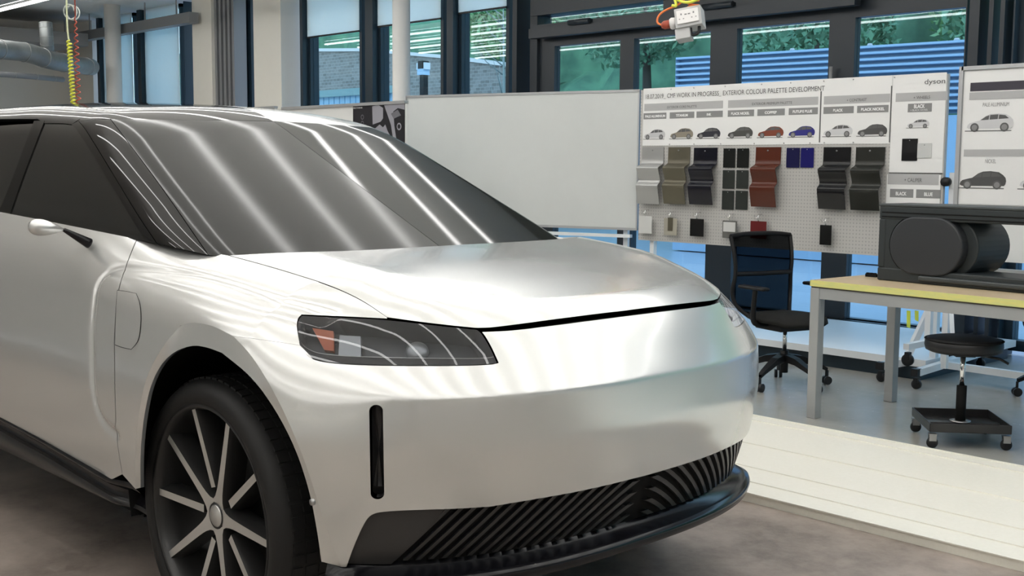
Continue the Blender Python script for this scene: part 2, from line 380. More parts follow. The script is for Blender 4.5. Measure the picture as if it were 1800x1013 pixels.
def coons(T,B,L,R,nu,nv,gap=(0,0,0,0)):
    T=resample(T,200);B=resample(B,200);L=resample(L,200);R=resample(R,200)
    ln=lambda c: np.linalg.norm(np.diff(c,axis=0),axis=1).sum()
    wu=max(.02,(ln(T)+ln(B))/2); wv=max(.02,(ln(L)+ln(R))/2)
    gl,gr,gt,gb=gap
    u=np.linspace(gl/wu,1-gr/wu,nu); v=np.linspace(gt/wv,1-gb/wv,nv)
    s=np.linspace(0,1,200); f=lambda c,w: np.stack([np.interp(w,s,c[:,k]) for k in range(3)],1)
    Tu,Bu=f(T,u),f(B,u); Lv,Rv=f(L,v),f(R,v); U=u[None,:,None]; V=v[:,None,None]
    return (1-V)*Tu[None]+V*Bu[None]+(1-U)*Lv[:,None]+U*Rv[:,None]-((1-U)*(1-V)*T[0]+U*(1-V)*T[-1]+(1-U)*V*B[0]+U*V*B[-1])
def origin_low(P):
    O=np.zeros_like(P); O[:,0]=np.clip(P[:,0],-6.9,-3.05); O[:,1]=YC; O[:,2]=.72; return O
def origin_green(P):
    O=np.zeros_like(P); O[:,0]=np.clip(P[:,0],-6.9,-4.9); O[:,1]=YC; O[:,2]=1.0; return O
def project(P,fn=None,org=origin_low,off=0):
    fn=fn or lower; sh=P.shape; Q=P.reshape(-1,3); O=org(Q); D=Q-O
    S=np.linspace(1.45,.5,60)
    X=O[:,None]+D[:,None]*S[None,:,None]; v=fn(X[...,0],X[...,1]-YC,X[...,2]); neg=v<0; i=np.maximum(np.argmax(neg,1),1); ok=neg.any(1)
    lo=S[i-1].copy();hi=S[i].copy()
    for _ in range(24):
        m=(lo+hi)/2; q=O+D*m[:,None]; g=fn(q[:,0],q[:,1]-YC,q[:,2])<0; hi=np.where(g,m,hi); lo=np.where(g,lo,m)
    q=O+D*hi[:,None]; q[~ok]=Q[~ok]
    n=grad(q,fn)
    return (q+n*off).reshape(sh),n.reshape(sh)
def grad(q,fn=None,e=.005):
    fn=fn or lower; g=np.zeros_like(q)
    for k in range(3):
        d=np.zeros(3);d[k]=e;a=q+d;b=q-d
        g[:,k]=fn(a[:,0],a[:,1]-YC,a[:,2])-fn(b[:,0],b[:,1]-YC,b[:,2])
    return g/(np.linalg.norm(g,axis=1)[:,None]+1e-12)
class Skin:
    """collects surface patches with exact normals -> one mesh"""
    def __init__(s): s.v=[];s.n=[];s.f=[];s.k=0
    def raw(s,V,N,Fc):
        s.v.append(V);s.n.append(N);s.f+=[tuple(int(i)+s.k for i in q) for q in Fc]; s.k+=len(V)
    def patch(s,P,N,skirt=(0,0,0,0),depth=.02):
        a,b=P.shape[:2]; flipn=False
        c=np.cross(P[a//2,min(b//2+1,b-1)]-P[a//2,b//2],P[min(a//2+1,a-1),b//2]-P[a//2,b//2]); 
        idx=np.arange(a*b).reshape(a,b)
        q=np.stack([idx[:-1,:-1],idx[:-1,1:],idx[1:,1:],idx[1:,:-1]],-1).reshape(-1,4)
        if c@N[a//2,b//2]<0: q=q[:,::-1]
        s.raw(P.reshape(-1,3),N.reshape(-1,3),q)
        ed=[(P[:,0],N[:,0]),(P[:,-1],N[:,-1]),(P[0],N[0]),(P[-1],N[-1])]
        for on,(e,n) in zip(skirt,ed):
            if not on: continue
            m=len(e); V=np.concatenate([e,e-n*depth*on]); tg=np.gradient(e,axis=0); sn=np.cross(tg,n); sn/=np.linalg.norm(sn,axis=1)[:,None]+1e-9
            ctr=P.reshape(-1,3).mean(0); 
            if ((e.mean(0)-ctr)@sn.mean(0))<0: sn=-sn
            s.raw(V,np.concatenate([sn,sn]),[(i,i+1,m+i+1,m+i) for i in range(m-1)])
    def build(s,name,mats,parent,mirror=None):
        V=np.concatenate(s.v);N=np.concatenate(s.n);Fc=list(s.f)
        if mirror in('both','far'):
            V2=V.copy();V2[:,1]=2*YC-V2[:,1];N2=N.copy();N2[:,1]*=-1;F2=[q[::-1] for q in Fc]
            if mirror=='both': k=len(V);V=np.concatenate([V,V2]);N=np.concatenate([N,N2]);Fc+= [tuple(i+k for i in q) for q in F2]
            else: V,N,Fc=V2,N2,F2
        me=bpy.data.meshes.new(name); me.from_pydata(V.tolist(),[],Fc); me.materials.append(M_[mats])
        me.polygons.foreach_set('use_smooth',[True]*len(Fc)); me.update()
        # orient faces with the normals
        me.normals_split_custom_set_from_vertices([tuple(n) for n in N])
        o=bpy.data.objects.new(name,me); link(o); o.parent=parent; o.matrix_parent_inverse=mw(parent).inverted()
        return o
CAR=empty('concept_car','silver electric concept car with black roof half and multi-spoke front wheel','car',(-4.7,YC,0))
h=hits
# shared curves (pixels on near side)
P_hoodside=C([(402,449),(480,470),(560,495)]); P_hs2=C([(560,495),(600,510),(640,530),(680,558)])
P_lamptop=C([(680,558),(760,569),(838,577)])
P_slot_t=C([(838,577),(870,576),(983,560.5),(1067,550),(1104,546)])
def tozero(Q):
    Q=Q.copy(); Q[-1,1]=YC; return Q
def center_end(curve_hits,snapx=None):
    """force last point on centre plane by dropping points beyond it"""
    Q=curve_hits; k=Q[:,1]<YC; Q=Q[k]; e=Q[-1].copy(); e[1]=YC; return np.vstack([Q,project(e[None])[0]])
# hood
c_base=center_end(h(C([(402,449),(480,444.5),(600,441.5),(700,436.5),(800,430.5),(840,428)])))
c_side=h(np.vstack([P_hoodside,P_hs2[1:]]))
c_front=center_end(np.vstack([h(P_lamptop),h(P_slot_t)[1:]]))
c_ctr=np.array([[x,YC,2.] for x in np.linspace(c_base[-1][0],c_front[-1][0],30)])
c_ctr[:,2]=[1.3]*30
def topcast(P,fn=None):
    P=np.array(P); O=P.copy(); O[:,2]=2.2; return cast(fn or lower,O,np.repeat([[0,0,-1.]],len(O),0),0,1.8,400)
c_ctr=topcast(c_ctr)
c_ctr[-1]=c_front[-1]; c_ctr[0]=c_base[-1]
S=Skin(); P,N=project(coons(c_base,c_front,c_side,c_ctr,70,110,(.002,0,.004,.001))); S.patch(P,N,(1,0,1,1),.03); S.build('hood','paint',CAR,'both')
# front bumper
P_arch1=C([(410,591),(440,622),(470,668),(500,725),(530,795),(552,860),(570,920),(585,960),(600,997)])
P_seam=C([(410,591),(440,594.5),(480,600),(527,607)])
P_lampbot=C([(527,607),(534,620),(545,630),(562,636),(600,640.5),(650,642.5),(700,643.5),(800,643.5),(862,641.5),(876,638)])
P_lampin=C([(847,584),(853,592),(864,611),(876,638)])
P_cut=C([(876,638),(872,700),(866,800),(861,891)])
P_bot1=C([(600,997),(609,997)],[(609,997),(622,960),(639,922),(650,906),(668,900),(720,897),(800,895),(861,891)])
P_bot2=C([(861,891),(994,869),(1060,855),(1128,838)])
P_slotb=C([(847,584),(900,582),(983,571.5),(1067,560.5),(1110,555)])
c_seamL=h(np.vstack([P_seam,P_lampbot[1:]])); c_arch1=h(P_arch1); c_cut=h(P_cut); c_b1=h(P_bot1); c_b2=center_end(h(P_bot2)); c_lin=h(P_lampin); c_sb=center_end(h(P_slotb))
S=Skin()
P,N=project(coons(c_seamL,c_b1,c_arch1,c_cut,150,150,(0,0,.0015,0)))
# vent hole (pill) cut from the patch
pill=[]; 
for a in np.linspace(-math.pi/2,math.pi/2,13): pill.append((662.5+12*math.sin(a)-1.5,722-10*math.cos(a)))
for a in np.linspace(math.pi/2,3*math.pi/2,13): pill.append((665+12*math.sin(a)-1.5,868-10*math.cos(a)))
pill=np.array(pill+[pill[0]])
pixf=lambda X: (lambda d: np.stack([900+F*(d@r2)/(d@fw),506.5-F*(d@u2)/(d@fw)],-1))(X-CAM)
px=pixf(P); inside=(px[...,0]>640)&(px[...,0]<686)&(px[...,1]>700)&(px[...,1]<890)
ii,jj=np.where(inside); i0,i1,j0,j1=ii.min(),ii.max(),jj.min(),jj.max()
def skinhole(S,P,N,i0,i1,j0,j1,skirt,depth):
    S.patch(P[:i0+1],N[:i0+1],(skirt[0],skirt[1],skirt[2],0),depth); S.patch(P[i1:],N[i1:],(skirt[0],skirt[1],0,skirt[3]),depth)
    S.patch(P[i0:i1+1,:j0+1],N[i0:i1+1,:j0+1],(skirt[0],0,0,0),depth); S.patch(P[i0:i1+1,j1:],N[i0:i1+1,j1:],(0,skirt[1],0,0),depth)
skinhole(S,P,N,i0,i1,j0,j1,(0,0,1,1),.02)
loop=np.concatenate([P[i0,j0:j1],P[i0:i1,j1],P[i1,j1:j0:-1],P[i1:i0:-1,j0]]); lp=pixf(loop); nl=len(loop)
lq=h(resample(np.c_[pill,np.zeros(len(pill))],400)[:,:2]); lpx=pixf(lq)
# match by angle/height around the pill axis
cy0,cy1=722,868
def key(p):
    cyy=np.clip(p[:,1],cy0,cy1); return p[:,0]-(662+(cyy-722)*.017),p[:,1]-cyy,cyy
def perim(p):
    dx,dy,cy=key(p); L=cy1-cy0; r=12.
    out=np.zeros(len(p))
    for k in range(len(p)):
        if abs(dy[k])<1e-6: out[k]=(cy[k]-cy0) if dx[k]>0 else L+math.pi*r+(cy1-cy[k])
        elif dy[k]>0: out[k]=L+r*(math.pi/2-math.atan2(dx[k],dy[k]))
        else: out[k]=2*L+math.pi*r+r*(math.atan2(dx[k],-dy[k])+math.pi/2)
    return out%(2*L+2*math.pi*r)
ka=perim(lp); kb=perim(lpx); inner=np.array([lq[np.argmin(np.abs((kb-k+200)%(2*(cy1-cy0)+2*math.pi*12)-200))] for k in ka])
K=10; ring=np.array([[loop[(j)%nl]*(1-w)+inner[j%nl]*w for j in range(nl+1)] for w in np.linspace(0,1,K)])
ring[0]=np.vstack([loop,loop[:1]]); Rp,Rn=project(ring); S.patch(Rp,Rn,(0,0,0,2.2),.02)
VENT=(inner,Rn[-1][:-1])
# right of the lamp, up to the centre
c_mid=h(C([(876,638),(980,634),(1060,626),(1110,618)])); c_mid=center_end(c_mid)
def vert_ctr(z0,z1,n=30):
    z=np.linspace(z0,z1,n); Q=np.c_[np.full(n,-2.2),np.full(n,YC),z]; O=Q.copy(); O[:,0]=-1.5
    return cast(lower,O,np.repeat([[-1.,0,0]],n,0),0,1.5,400)
cc=vert_ctr(c_sb[-1][2],c_mid[-1][2]); cc[0]=c_sb[-1];cc[-1]=c_mid[-1]
P,N=project(coons(c_sb,c_mid,c_lin,cc,50,40,(.001,0,0,0))); S.patch(P,N,(1,0,1,0),.05)
cc=vert_ctr(c_mid[-1][2],c_b2[-1][2]); cc[0]=c_mid[-1];cc[-1]=c_b2[-1]
P,N=project(coons(c_mid,c_b2,c_cut,cc,50,70)); S.patch(P,N,(0,0,0,1),.02)
# front part of the arch flare
P_in1=C([(384,619),(440,665),(480,722),(515,790),(540,865),(553,930),(562,992)])
def flare(S,outer,inner_px,t=1.035):
    I=h(inner_px); I=I-grad(I)*.012; O=resample(outer,60); I=resample(I,60)
    G=np.array([O*(1-w)+I*w for w in np.linspace(0,1,6)]); g=np.cross(np.gradient(G,axis=1),np.gradient(G,axis=0)); g/=np.linalg.norm(g,axis=2)[...,None]
    if g[3,30,1]>0: g=-g
    S.patch(G,g,(0,0,0,0)); S.patch(np.array([I,I+[0,.012,0]]),np.array([np.gradient(I,axis=0)*0+[0,-.3,-.95]]*2)); return I
flare(S,c_arch1,P_in1)
BUMP=S.build('front_bumper','paint',CAR,'both')
# small parking sensor on the flare
sp=ony(549,883,YC-1.036); MB().lathe([(.0001,-.004),(.008,-.004),(.0085,.004),(.006,.006)],(0,0,0),'y',20).build('parking_sensor','steel',CAR).location
bpy.data.objects['parking_sensor'].location=Vector(sp)+bpy.data.objects['parking_sensor'].location
# vents
for side in (0,1):
    I,Nn=VENT; c=I.mean(0); V=[];
    rows=[I-Nn*.03*1.0, c+(I-c)*.6-Nn*.034, c+(I-c)*.05-Nn*.036]
    G=np.array([np.vstack([r,r[:1]]) for r in [I-Nn*.012]+rows])
    if side: G=G.copy(); G[...,1]=2*YC-G[...,1]
    MB().grid(G).build('side_vent','sat_black',CAR,fixn=False)
# fenders
P_outer=C([(318,572),(330,568.5),(344,567),(375,573),(400,586),(410,591)])
P_rearout=C([(318,572),(288,605),(256,662),(243,730),(237,800),(238,860)])
P_door_u=C([(241,420),(230,445),(219,476),(209,505),(203,550),(201,600)]); P_door_l=C([(201,600),(202,690),(205,770),(215,834)])
c_doorU=h(P_door_u);c_doorL=h(P_door_l)
P_lampleft=C([(530,553),(523,560),(521,575),(527,607)])
c_belt1=h(C([(241,420),(290,428.5),(345,438),(402,449)]))
c_k=h(C([(201,600),(260,585),(318,572)]))
for side in('near','far'):
    mir=None if side=='near' else 'far'
    S=Skin(); T=np.vstack([c_belt1,h(P_hoodside)[1:]])
    B=np.vstack([c_k,h(P_outer)[1:],h(P_seam)[1:]]); R=np.vstack([h(C([(560,495),(545,525),(530,553)])),h(P_lampleft)[1:]])
    P,N=project(coons(T,B,c_doorU,R,170,90,(.0025,0,.003,0))); S.patch(P,N,(1,0,1,0))
    P,N=project(coons(h(P_hs2),h(C([(530,553),(600,556),(680,560)])),h(C([(560,495),(545,525),(530,553)])),h(C([(680,558),(680,560)])),60,30,(0,0,.002,0))); S.patch(P,N,(0,1,1,1))
    P,N=project(coons(c_k,h(C([(215,834),(238,860)])),c_doorL,h(P_rearout),30,80,(.0025,0,0,0))); S.patch(P,N,(1,0,0,1))
    out=np.vstack([h(P_rearout)[::-1],h(P_outer)[1:]])
    P_in0=C([(241,860),(240,800),(246,735),(260,668),(290,622),(330,605),(358,609),(384,619)])
    # flare strip, rear part
    I=flare(S,out,P_in0)
    FEN=S.build('front_fender','paint',CAR,mir)
    # charge flap: thin dark joint under a flush lid
    if side=='near':
        fl=C([(205,511),(225,512),(238,515)],[(238,515),(248,535),(250,560),(246,595),(238,612),(229,616)],[(229,616),(214,611),(203,607)])
        top=h(C([(206,510),(222,512),(240,516)])); rgt=h(C([(240,516),(248,535),(249.5,565),(246,595),(240,606),(231,615)])); bot=h(C([(202,607),(215,612),(231,615)])); lft=h(C([(206,510),(203,550),(202,607)]))
        for nm,mm,gp,off in(('flap_joint','matte_black',(0,0,0,0),.0006),('charge_flap','paint',(.003,.003,.003,.003),.0012)):
            S2=Skin(); P,N=project(coons(top,bot,lft,rgt,24,24,gp),off=off); S2.patch(P,N); S2.build(nm,mm,CAR)
# doors and rear quarter
def zsill(x): return np.interp(x,[-7.4,-4.9,-4.72,-4.17,-3.62,-3.54,-3.46],[.50,.485,.478,.455,.42,.415,.41])
P_belt=C([(0,372),(120,395.5),(241,420)])
for side in('near','far'):
    mir=None if side=='near' else 'far'
    Q=h(P_belt); xs=np.linspace(-5.35,Q[0][0]-.03,12); zb=np.interp(xs,[-7.4,-5.4,Q[0][0]],[1.27,1.245,Q[0][2]])
    rearbelt=sidept(list(zip(xs,zb)))
    T=np.vstack([rearbelt,Q]); 
    bx=np.linspace(-5.3,-3.55,40); Bc=sidept([(x,zsill(x)) for x in bx]); Bc=np.vstack([Bc[:-1],h(P_door_l)[-1:]])
    Lc=sidept([(x,z) for x,z in zip(np.linspace(-5.35,-5.3,20),np.linspace(zb[0],zsill(-5.3),20))]); Lc[0]=T[0]; Lc[-1]=Bc[0]
    R=np.vstack([c_doorU,c_doorL[1:]])
    S=Skin(); P,N=project(coons(T,Bc,Lc,R,170,110,(.0025,.0025,.002,0))); S.patch(P,N,(1,1,1,1)); DO=S.build('front_door','paint',CAR,mir)
    def quad(xa,xb,nm,xa2=None,xb2=None,n=60):
        xa2=xa if xa2 is None else xa2; xb2=xb if xb2 is None else xb2
        zt=lambda x: np.interp(x,[-7.4,-5.4,-5.1],[1.27,1.245,1.243])
        T=sidept([(x,zt(x)) for x in np.linspace(xa,xb,20)]); B=sidept([(x,zsill(x)) for x in np.linspace(xa2,xb2,20)])
        L=sidept([(xa+(xa2-xa)*w,zt(xa)*(1-w)+zsill(xa2)*w) for w in np.linspace(0,1,20)]); R=sidept([(xb+(xb2-xb)*w,zt(xb)*(1-w)+zsill(xb2)*w) for w in np.linspace(0,1,20)])
        S=Skin(); P,N=project(coons(T,B,L,R,n,50,(.002,.002,.002,0))); S.patch(P,N,(1,1,1,1)); S.build(nm,'paint',CAR,mir)
    quad(-6.35,-5.35,'rear_door',-5.9,-5.3); 
    # rear quarter above the wheel
    cols_=[]
    for x in np.linspace(-7.12,-5.93,60):
        zt=1.262 if x<-6.35 else 1.262+(.5-1.262)*(x+6.35)/.45
        d=.505**2-(x+6.36)**2; zb=max(.47,.42+math.sqrt(d)) if d>0 else .47
        zb=min(zb,zt-.002); zs=np.linspace(zt,zb,16); q=sidept([(x,z) for z in zs])
        for k in range(16):
            if np.isnan(q[k,0]): q[k]=[x,YC-.84,zs[k]]
        cols_.append(q)
    G=np.array(cols_); G=G if side=='near' else G*[1,-1,1]+[0,2*YC,0]
    MB().grid(G).build('rear_quarter_panel','paint',CAR); TE=np.array(cols_)[0]
rows_=[]
for q in TE:
    ys=np.linspace(-1,1,30); h_=YC-q[1]; rows_.append([[q[0]-.24*(1-abs(y)**2.6),YC+y*h_,q[2]] for y in ys])
MB().grid(np.array(rows_)).build('tail_panel','paint',CAR)
# sills
def sill_prof(x):
    zt=zsill(x); return [(-.985,zt+.012),(-1.035,zt-.002),(-1.01,zt-.03),(-.965,zt-.06),(-.99,zt-.085),(-1.0,zt-.095),(-.985,.315),(-.93,.30),(-.80,.33)]
for sg in(1,-1):
    G=np.array([[ [x,YC+sg*t*(1-.035*max(0,min(1,(x+3.66)/.12))),z] for t,z in sill_prof(x)] for x in np.linspace(-5.9,-3.47,80)]); 
    b=MB().grid(G[:, :5],0); b.grid(G[:,4:],1); b.build('side_sill',['lacquer','sat_black'],CAR)
MB().box((-7.2,YC-.85,.27),(-5.85,YC+.85,.6)).box((-6.9,YC-.6,.26),(-2.7,YC+.6,.7)).box((-5.9,YC-.93,.28),(-3.56,YC+.93,.45)).build('underbody','matte_black',CAR)
# wheel housings
for xw in(-3.06,-6.36):
    for sg in(-1,1):
        G=np.array([[[xw+.505*math.cos(a),YC+sg*(t if t<.6 else .835+.145*min(1,max(0,(a-.6)/1.0))),.42+.505*math.sin(a)] for a in np.linspace(-.25,math.pi+.25,40)] for t in(.84,.58)])
        b=MB().grid(G); b.add([G[1,j] for j in range(40)],[tuple(range(40))]); b.build('wheel_arch_liner','matte_black',CAR,fixn=False)
# grille
M_['slatgrey']=mat('grille_satin_black',(.03,.03,.03),.32,0,.5)
FRx=lambda z: ev(NLO,z)
def plan(z,off,ph):
    a=ev(NLO,z)-X0+off; b=float(ev(SIDE,z))+off; c=abs(math.cos(ph))**(2/NEXP);s=abs(math.sin(ph))**(2/NEXP)*(1 if math.sin(ph)>=0 else -1)
    return np.array([X0+a*c,YC+b*s,z])
phs=np.linspace(-.96,.96,140)
ztop=lambda ph: .545 if abs(ph)<.95 else .545
b=MB(); G=np.array([[plan(z,-.028-.0*z,p) for p in phs] for z in np.linspace(.60,.36,10)]); b.grid(G); b.build('grille_backing','matte_black',CAR)
def phi_of(px_,py_,off):
    best=None
    for z in (None,):
        pass
# solid black corner panels either side + slats between them
def grille_point(ph,z,off=-.012): return plan(z,off,ph)
for sg in(-1,1):
    b=MB()
    G=np.array([[grille_point(sg*p,z) for p in np.linspace(.60,.98,40)] for z in np.linspace(.56,.375,8)])
    G=G.copy()
    # slanted inner end
    for k,z in enumerate(np.linspace(.56,.375,8)):
        p0=.60+ (.56-z)/.185*.19
        G[k]=[grille_point(sg*p,z) for p in np.linspace(p0,.98,40)]
    b.grid(G); b.build('grille_side_panel','slatgrey',CAR)
b=MB()
for sg in(-1,1):
    for p in np.arange(.016-.044*4,.62,.044):
        # slat: leans outward towards the bottom
        a0,a1=p,p+.017; sh=.19
        rows=[]
        w0=max(0,(.008-p)/sh)
        if w0>.9: continue
        W_=np.linspace(w0,1,6)
        for w in W_:
            z=.55-.165*w
            rows.append([grille_point(sg*(a0+w*sh),z,-.012),grille_point(sg*(a1+w*sh),z,-.012)])
        Fr=np.array(rows); Bk=np.array([[grille_point(sg*(a0+w*sh),z,-.027),grille_point(sg*(a1+w*sh),z,-.027)] for z,w in [(.55-.165*w,w) for w in W_]])
        b.grid(Fr,smooth=False); b.grid(np.stack([Fr[:,0],Bk[:,0]],1),smooth=False); b.grid(np.stack([Fr[:,1],Bk[:,1]],1),smooth=False)
b.build('grille_slats','slatgrey',CAR)
# splitter
prof=[(-.06,.42),(-.022,.40),(-.018,.375),(.035,.352),(.052,.345),(.056,.335),(.05,.315),(.02,.300),(-.12,.305)]
b=MB(); G=[]
for p in np.linspace(-1.02,1.02,120):
    k=1-max(0,(abs(p)-.8)/.22)**2*.75
    G.append([plan(.35,o*k,p)*[1,1,0]+[0,0,z] for o,z in prof])
b.grid(np.array(G)).build('front_splitter','lacquer',CAR)
# slot behind the hood edge
b=MB(); cs=np.array(center_end(h(C([(838,579),(847,582),(870,579),(983,566),(1067,555),(1110,550)])))) ; _,nn=project(cs)
G=np.array([cs-nn*.03+[0,0,.03],cs-nn*.045,cs-nn*.03-[0,0,.03]]); G2=G.copy(); G2[...,1]=2*YC-G2[...,1]; b.grid(G).grid(G2).build('hood_slot','matte_black',CAR)
# headlamps
T=h(C([(530,554),(600,557.5),(680,561),(760,571),(838,579)])); B=h(C([(527,606),(533,619),(545,629),(562,635),(600,639.5),(650,641.5),(700,642.5),(800,642.5),(862,640.5),(874,637)])); L=h(C([(530,554),(524,561),(522,575),(527,606)])); R=h(C([(838,579),(846,584),(862,610),(874,637)]))
Gp=coons(T,B,L,R,60,24,(.001,.001,.001,.001)); P,N=project(Gp,off=-.002)
for side in('near','far'):
    mir=None if side=='near' else 'far'
    my=lambda X: X if side=='near' else X*[1,-1,1]+[0,2*YC,0]
    hb=MB(); edge=np.concatenate([P[0],P[1:,-1],P[-1,-2::-1],P[-2:0:-1,0]]); en=np.concatenate([N[0],N[1:,-1],N[-1,-2::-1],N[-2:0:-1,0]])
    edge=np.vstack([edge,edge[:1]]); en=np.vstack([en,en[:1]])
    hb.grid(my(np.array([edge-en*.0,edge-en*.075])))
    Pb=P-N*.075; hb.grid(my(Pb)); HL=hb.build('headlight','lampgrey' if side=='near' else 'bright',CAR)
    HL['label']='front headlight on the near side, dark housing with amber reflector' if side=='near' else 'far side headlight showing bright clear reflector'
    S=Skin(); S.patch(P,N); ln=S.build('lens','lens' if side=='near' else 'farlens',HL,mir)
    # lower trim bar
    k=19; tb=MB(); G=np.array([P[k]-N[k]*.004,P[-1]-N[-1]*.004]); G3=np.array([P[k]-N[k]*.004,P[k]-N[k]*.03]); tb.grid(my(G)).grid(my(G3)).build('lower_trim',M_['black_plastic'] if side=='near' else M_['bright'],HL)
    MB().grid(my(np.array([P[k]-N[k]*.003,P[k]*.9+P[k+1]*.1-N[k]*.003])) if False else my(np.array([P[k]-N[k]*.003,P[k]*.75+P[k+1]*.25-N[k]*.0035]))).build('trim_edge','machined',HL)
    # amber reflector, grey module, projector
    def patchpoly(uv,depth,m_,nm,th=.012):
        pts=[]; 
        for u,v in uv:
            i=min(int(v*23),22);j=min(int(u*59),58); pts.append(my((P[i,j]-N[i,j]*depth)[None])[0])
        c=np.mean(pts,0); nn_=N[12,30]*[1,(1 if side=='near' else -1),1]
        MB().prism(pts,-nn_*th).build(nm,m_,HL)
    patchpoly([(.07,.14),(.20,.20),(.205,.66),(.155,.66)],.028,'amber','amber_reflector')
    patchpoly([(.235,.22),(.34,.24),(.34,.72),(.235,.72)],.04,'lampreflect','reflector_block')
    pc=my((P[10,38]-N[10,38]*.06)[None])[0]; nn_=N[10,38]*[1,(1 if side=='near' else -1),1]
    sph=MB(); 
    pr=[]; 
    for i in range(8):
        a=i/7*math.pi/2; pr.append((.032*math.cos(a)+.0004,.032*math.sin(a)*.6))
    sp_=MB().lathe(pr,(0,0,0),'z',24); q=Vector((0,0,1)).rotation_difference(Vector(nn_)).to_matrix(); sp_.v=[tuple(Vector(pc)+q@Vector(v)) for v in sp_.v]; sp_.build('projector_lens','lampreflect',HL)
# greenhouse -------------------------------------------------------
gh=lambda pts: hits(pts,green)
def gproj(P,off=0): return project(P,green,origin_green,off)
def gcenter(Q):
    Q=Q[Q[:,1]<YC]; e=Q[-1].copy(); e[1]=YC; return np.vstack([Q,gproj(e[None])[0]])
g_top=gcenter(gh(C([(194,209),(300,210.5),(400,211.5),(505,213.5)])))
g_left=gh(C([(194,209),(278,320),(361,441)])); g_left=np.vstack([g_left,gh(C([(361,441),(366,448)]))[1:]])
g_bot=gcenter(gh(C([(366,448),(402,455),(480,452),(600,448),(700,443),(775,438),(850,434)])))
def ctr_line(a,b,n=40):
    X=a+(b-a)*np.linspace(0,1,n)[:,None]; q,_=gproj(X+[0,0,.0]); q[0]=a;q[-1]=b; return q
gc=ctr_line(g_top[-1],g_bot[-1])
for side,mm in(('near','screen_black'),('far','screen_grey')):
    S=Skin(); P,N=gproj(coons(g_top,g_bot,g_left,gc,80,80,(.002,.001,.003,0))); S.patch(P,N,(1,1,1,0),.015)
    o=S.build('windshield_half',mm,CAR,None if side=='near' else 'far'); o['label']='polished black windshield half' if side=='near' else 'plain dark grey windshield half'
# A pillar : from screen edge to side-glass edge
g_pl=gh(C([(138,213),(150,226),(200,308),(243,380),(276,428)])); g_pt=gh(C([(138,213),(165,210.5),(194,209)])); g_pb=gh(C([(276,428),(320,438),(366,448)]))
gl2=g_left
# window outline
g_wt=gh(C([(0,212.5),(60,212),(120,213),(138,213)]))
def gside(pts): return sidept(pts,green)
for side in('near','far'):
    mir=None if side=='near' else 'far'
    S=Skin(); P,N=gproj(coons(g_pt,g_pb,g_pl,gl2,40,80,(.002,.002,.002,0))); S.patch(P,N,(1,1,1,0),.012); S.build('windshield_pillar','gloss_black',CAR,mir)
    # front side glass, B pillar, rear glass
    wt=gh(C([(79,217),(110,217),(126,219)])); wr=gh(C([(126,219),(140,233),(190,315),(232,385),(256,424)])); wb=gh(C([(18,377),(120,400),(256,427)])); wl_=gh(C([(79,217),(56,272),(38,320),(18,377)]))
    S=Skin(); P,N=gproj(coons(wt,wb,wl_,wr,50,40),-.002); S.patch(P,N); sg_=S.build('front_side_glass','side_film',CAR,mir)
    S=Skin(); a=gh(C([(60,213),(79,213)])); bb=gh(C([(-2,374),(18,378)])); l=gh(C([(60,213),(38,272),(20,320),(-2,374)])); r=gh(C([(79,213),(56,272),(38,320),(18,378)]))
    P,N=gproj(coons(a,bb,l,r,10,40,(.002,.002,0,0)),.002); S.patch(P,N,(1,1,0,0),.01); S.build('door_pillar','gloss_black',CAR,mir)
    # frame above and in front of the glass
    S=Skin(); a=gh(C([(62,207),(110,207),(141,209)])); bb=gh(C([(79,217),(110,217),(126,219)])); P,N=gproj(coons(a,bb,gh(C([(62,207),(79,217)])),gh(C([(141,209),(126,219)])),40,8),.001); S.patch(P,N,(0,0,0,1),.008)
    a=gh(C([(138,213),(150,226),(200,308),(243,380),(276,428)])); bb=gh(C([(126,219),(140,233),(190,315),(232,385),(256,424)])); P,N=gproj(coons(a,bb,gh(C([(138,213),(126,219)])),gh(C([(276,428),(256,424)])),60,8,(0,0,.002,0)),.001); S.patch(P,N,(0,0,1,1),.008); S.build('window_frame','gloss_black',CAR,mir)
    S=Skin(); wr2=gh(C([(60,217),(40,272),(22,320),(-2,376)])); xr=np.linspace(-6.2,wr2[0][0],20)
    tt=gside([(x,np.interp(x,[-6.2,-5.2],[1.60,wr2[0][2]])) for x in xr]); tt[-1]=wr2[0]; xb=np.linspace(-6.3,wr2[-1][0],20); bb=gside([(x,1.23) for x in xb]); bb[-1]=wr2[-1]
    L2=gside(list(zip(np.linspace(xr[0],xb[0],12),np.linspace(1.60,1.23,12)))); P,N=gproj(coons(tt,bb,L2,wr2,40,20),-.002); S.patch(P,N); S.build('rear_side_glass','side_film',CAR,mir)
    S=Skin(); xr=np.linspace(-7.15,-6.2,12); tt=gside([(x,1.60) for x in xr]); xb=np.linspace(-7.3,-6.3,12); bb=gside([(x,1.23) for x in xb])
    ok=~np.isnan(tt[:,0]); tt=tt[ok]; ok=~np.isnan(bb[:,0]); bb=bb[ok]
    G=np.array([resample(tt,20)*(1-w)+resample(bb,20)*w for w in np.linspace(0,1,12)]); MB().grid(G if side=='near' else G*[1,-1,1]+[0,2*YC,0]).build('rear_corner_panel','gloss_black',CAR)
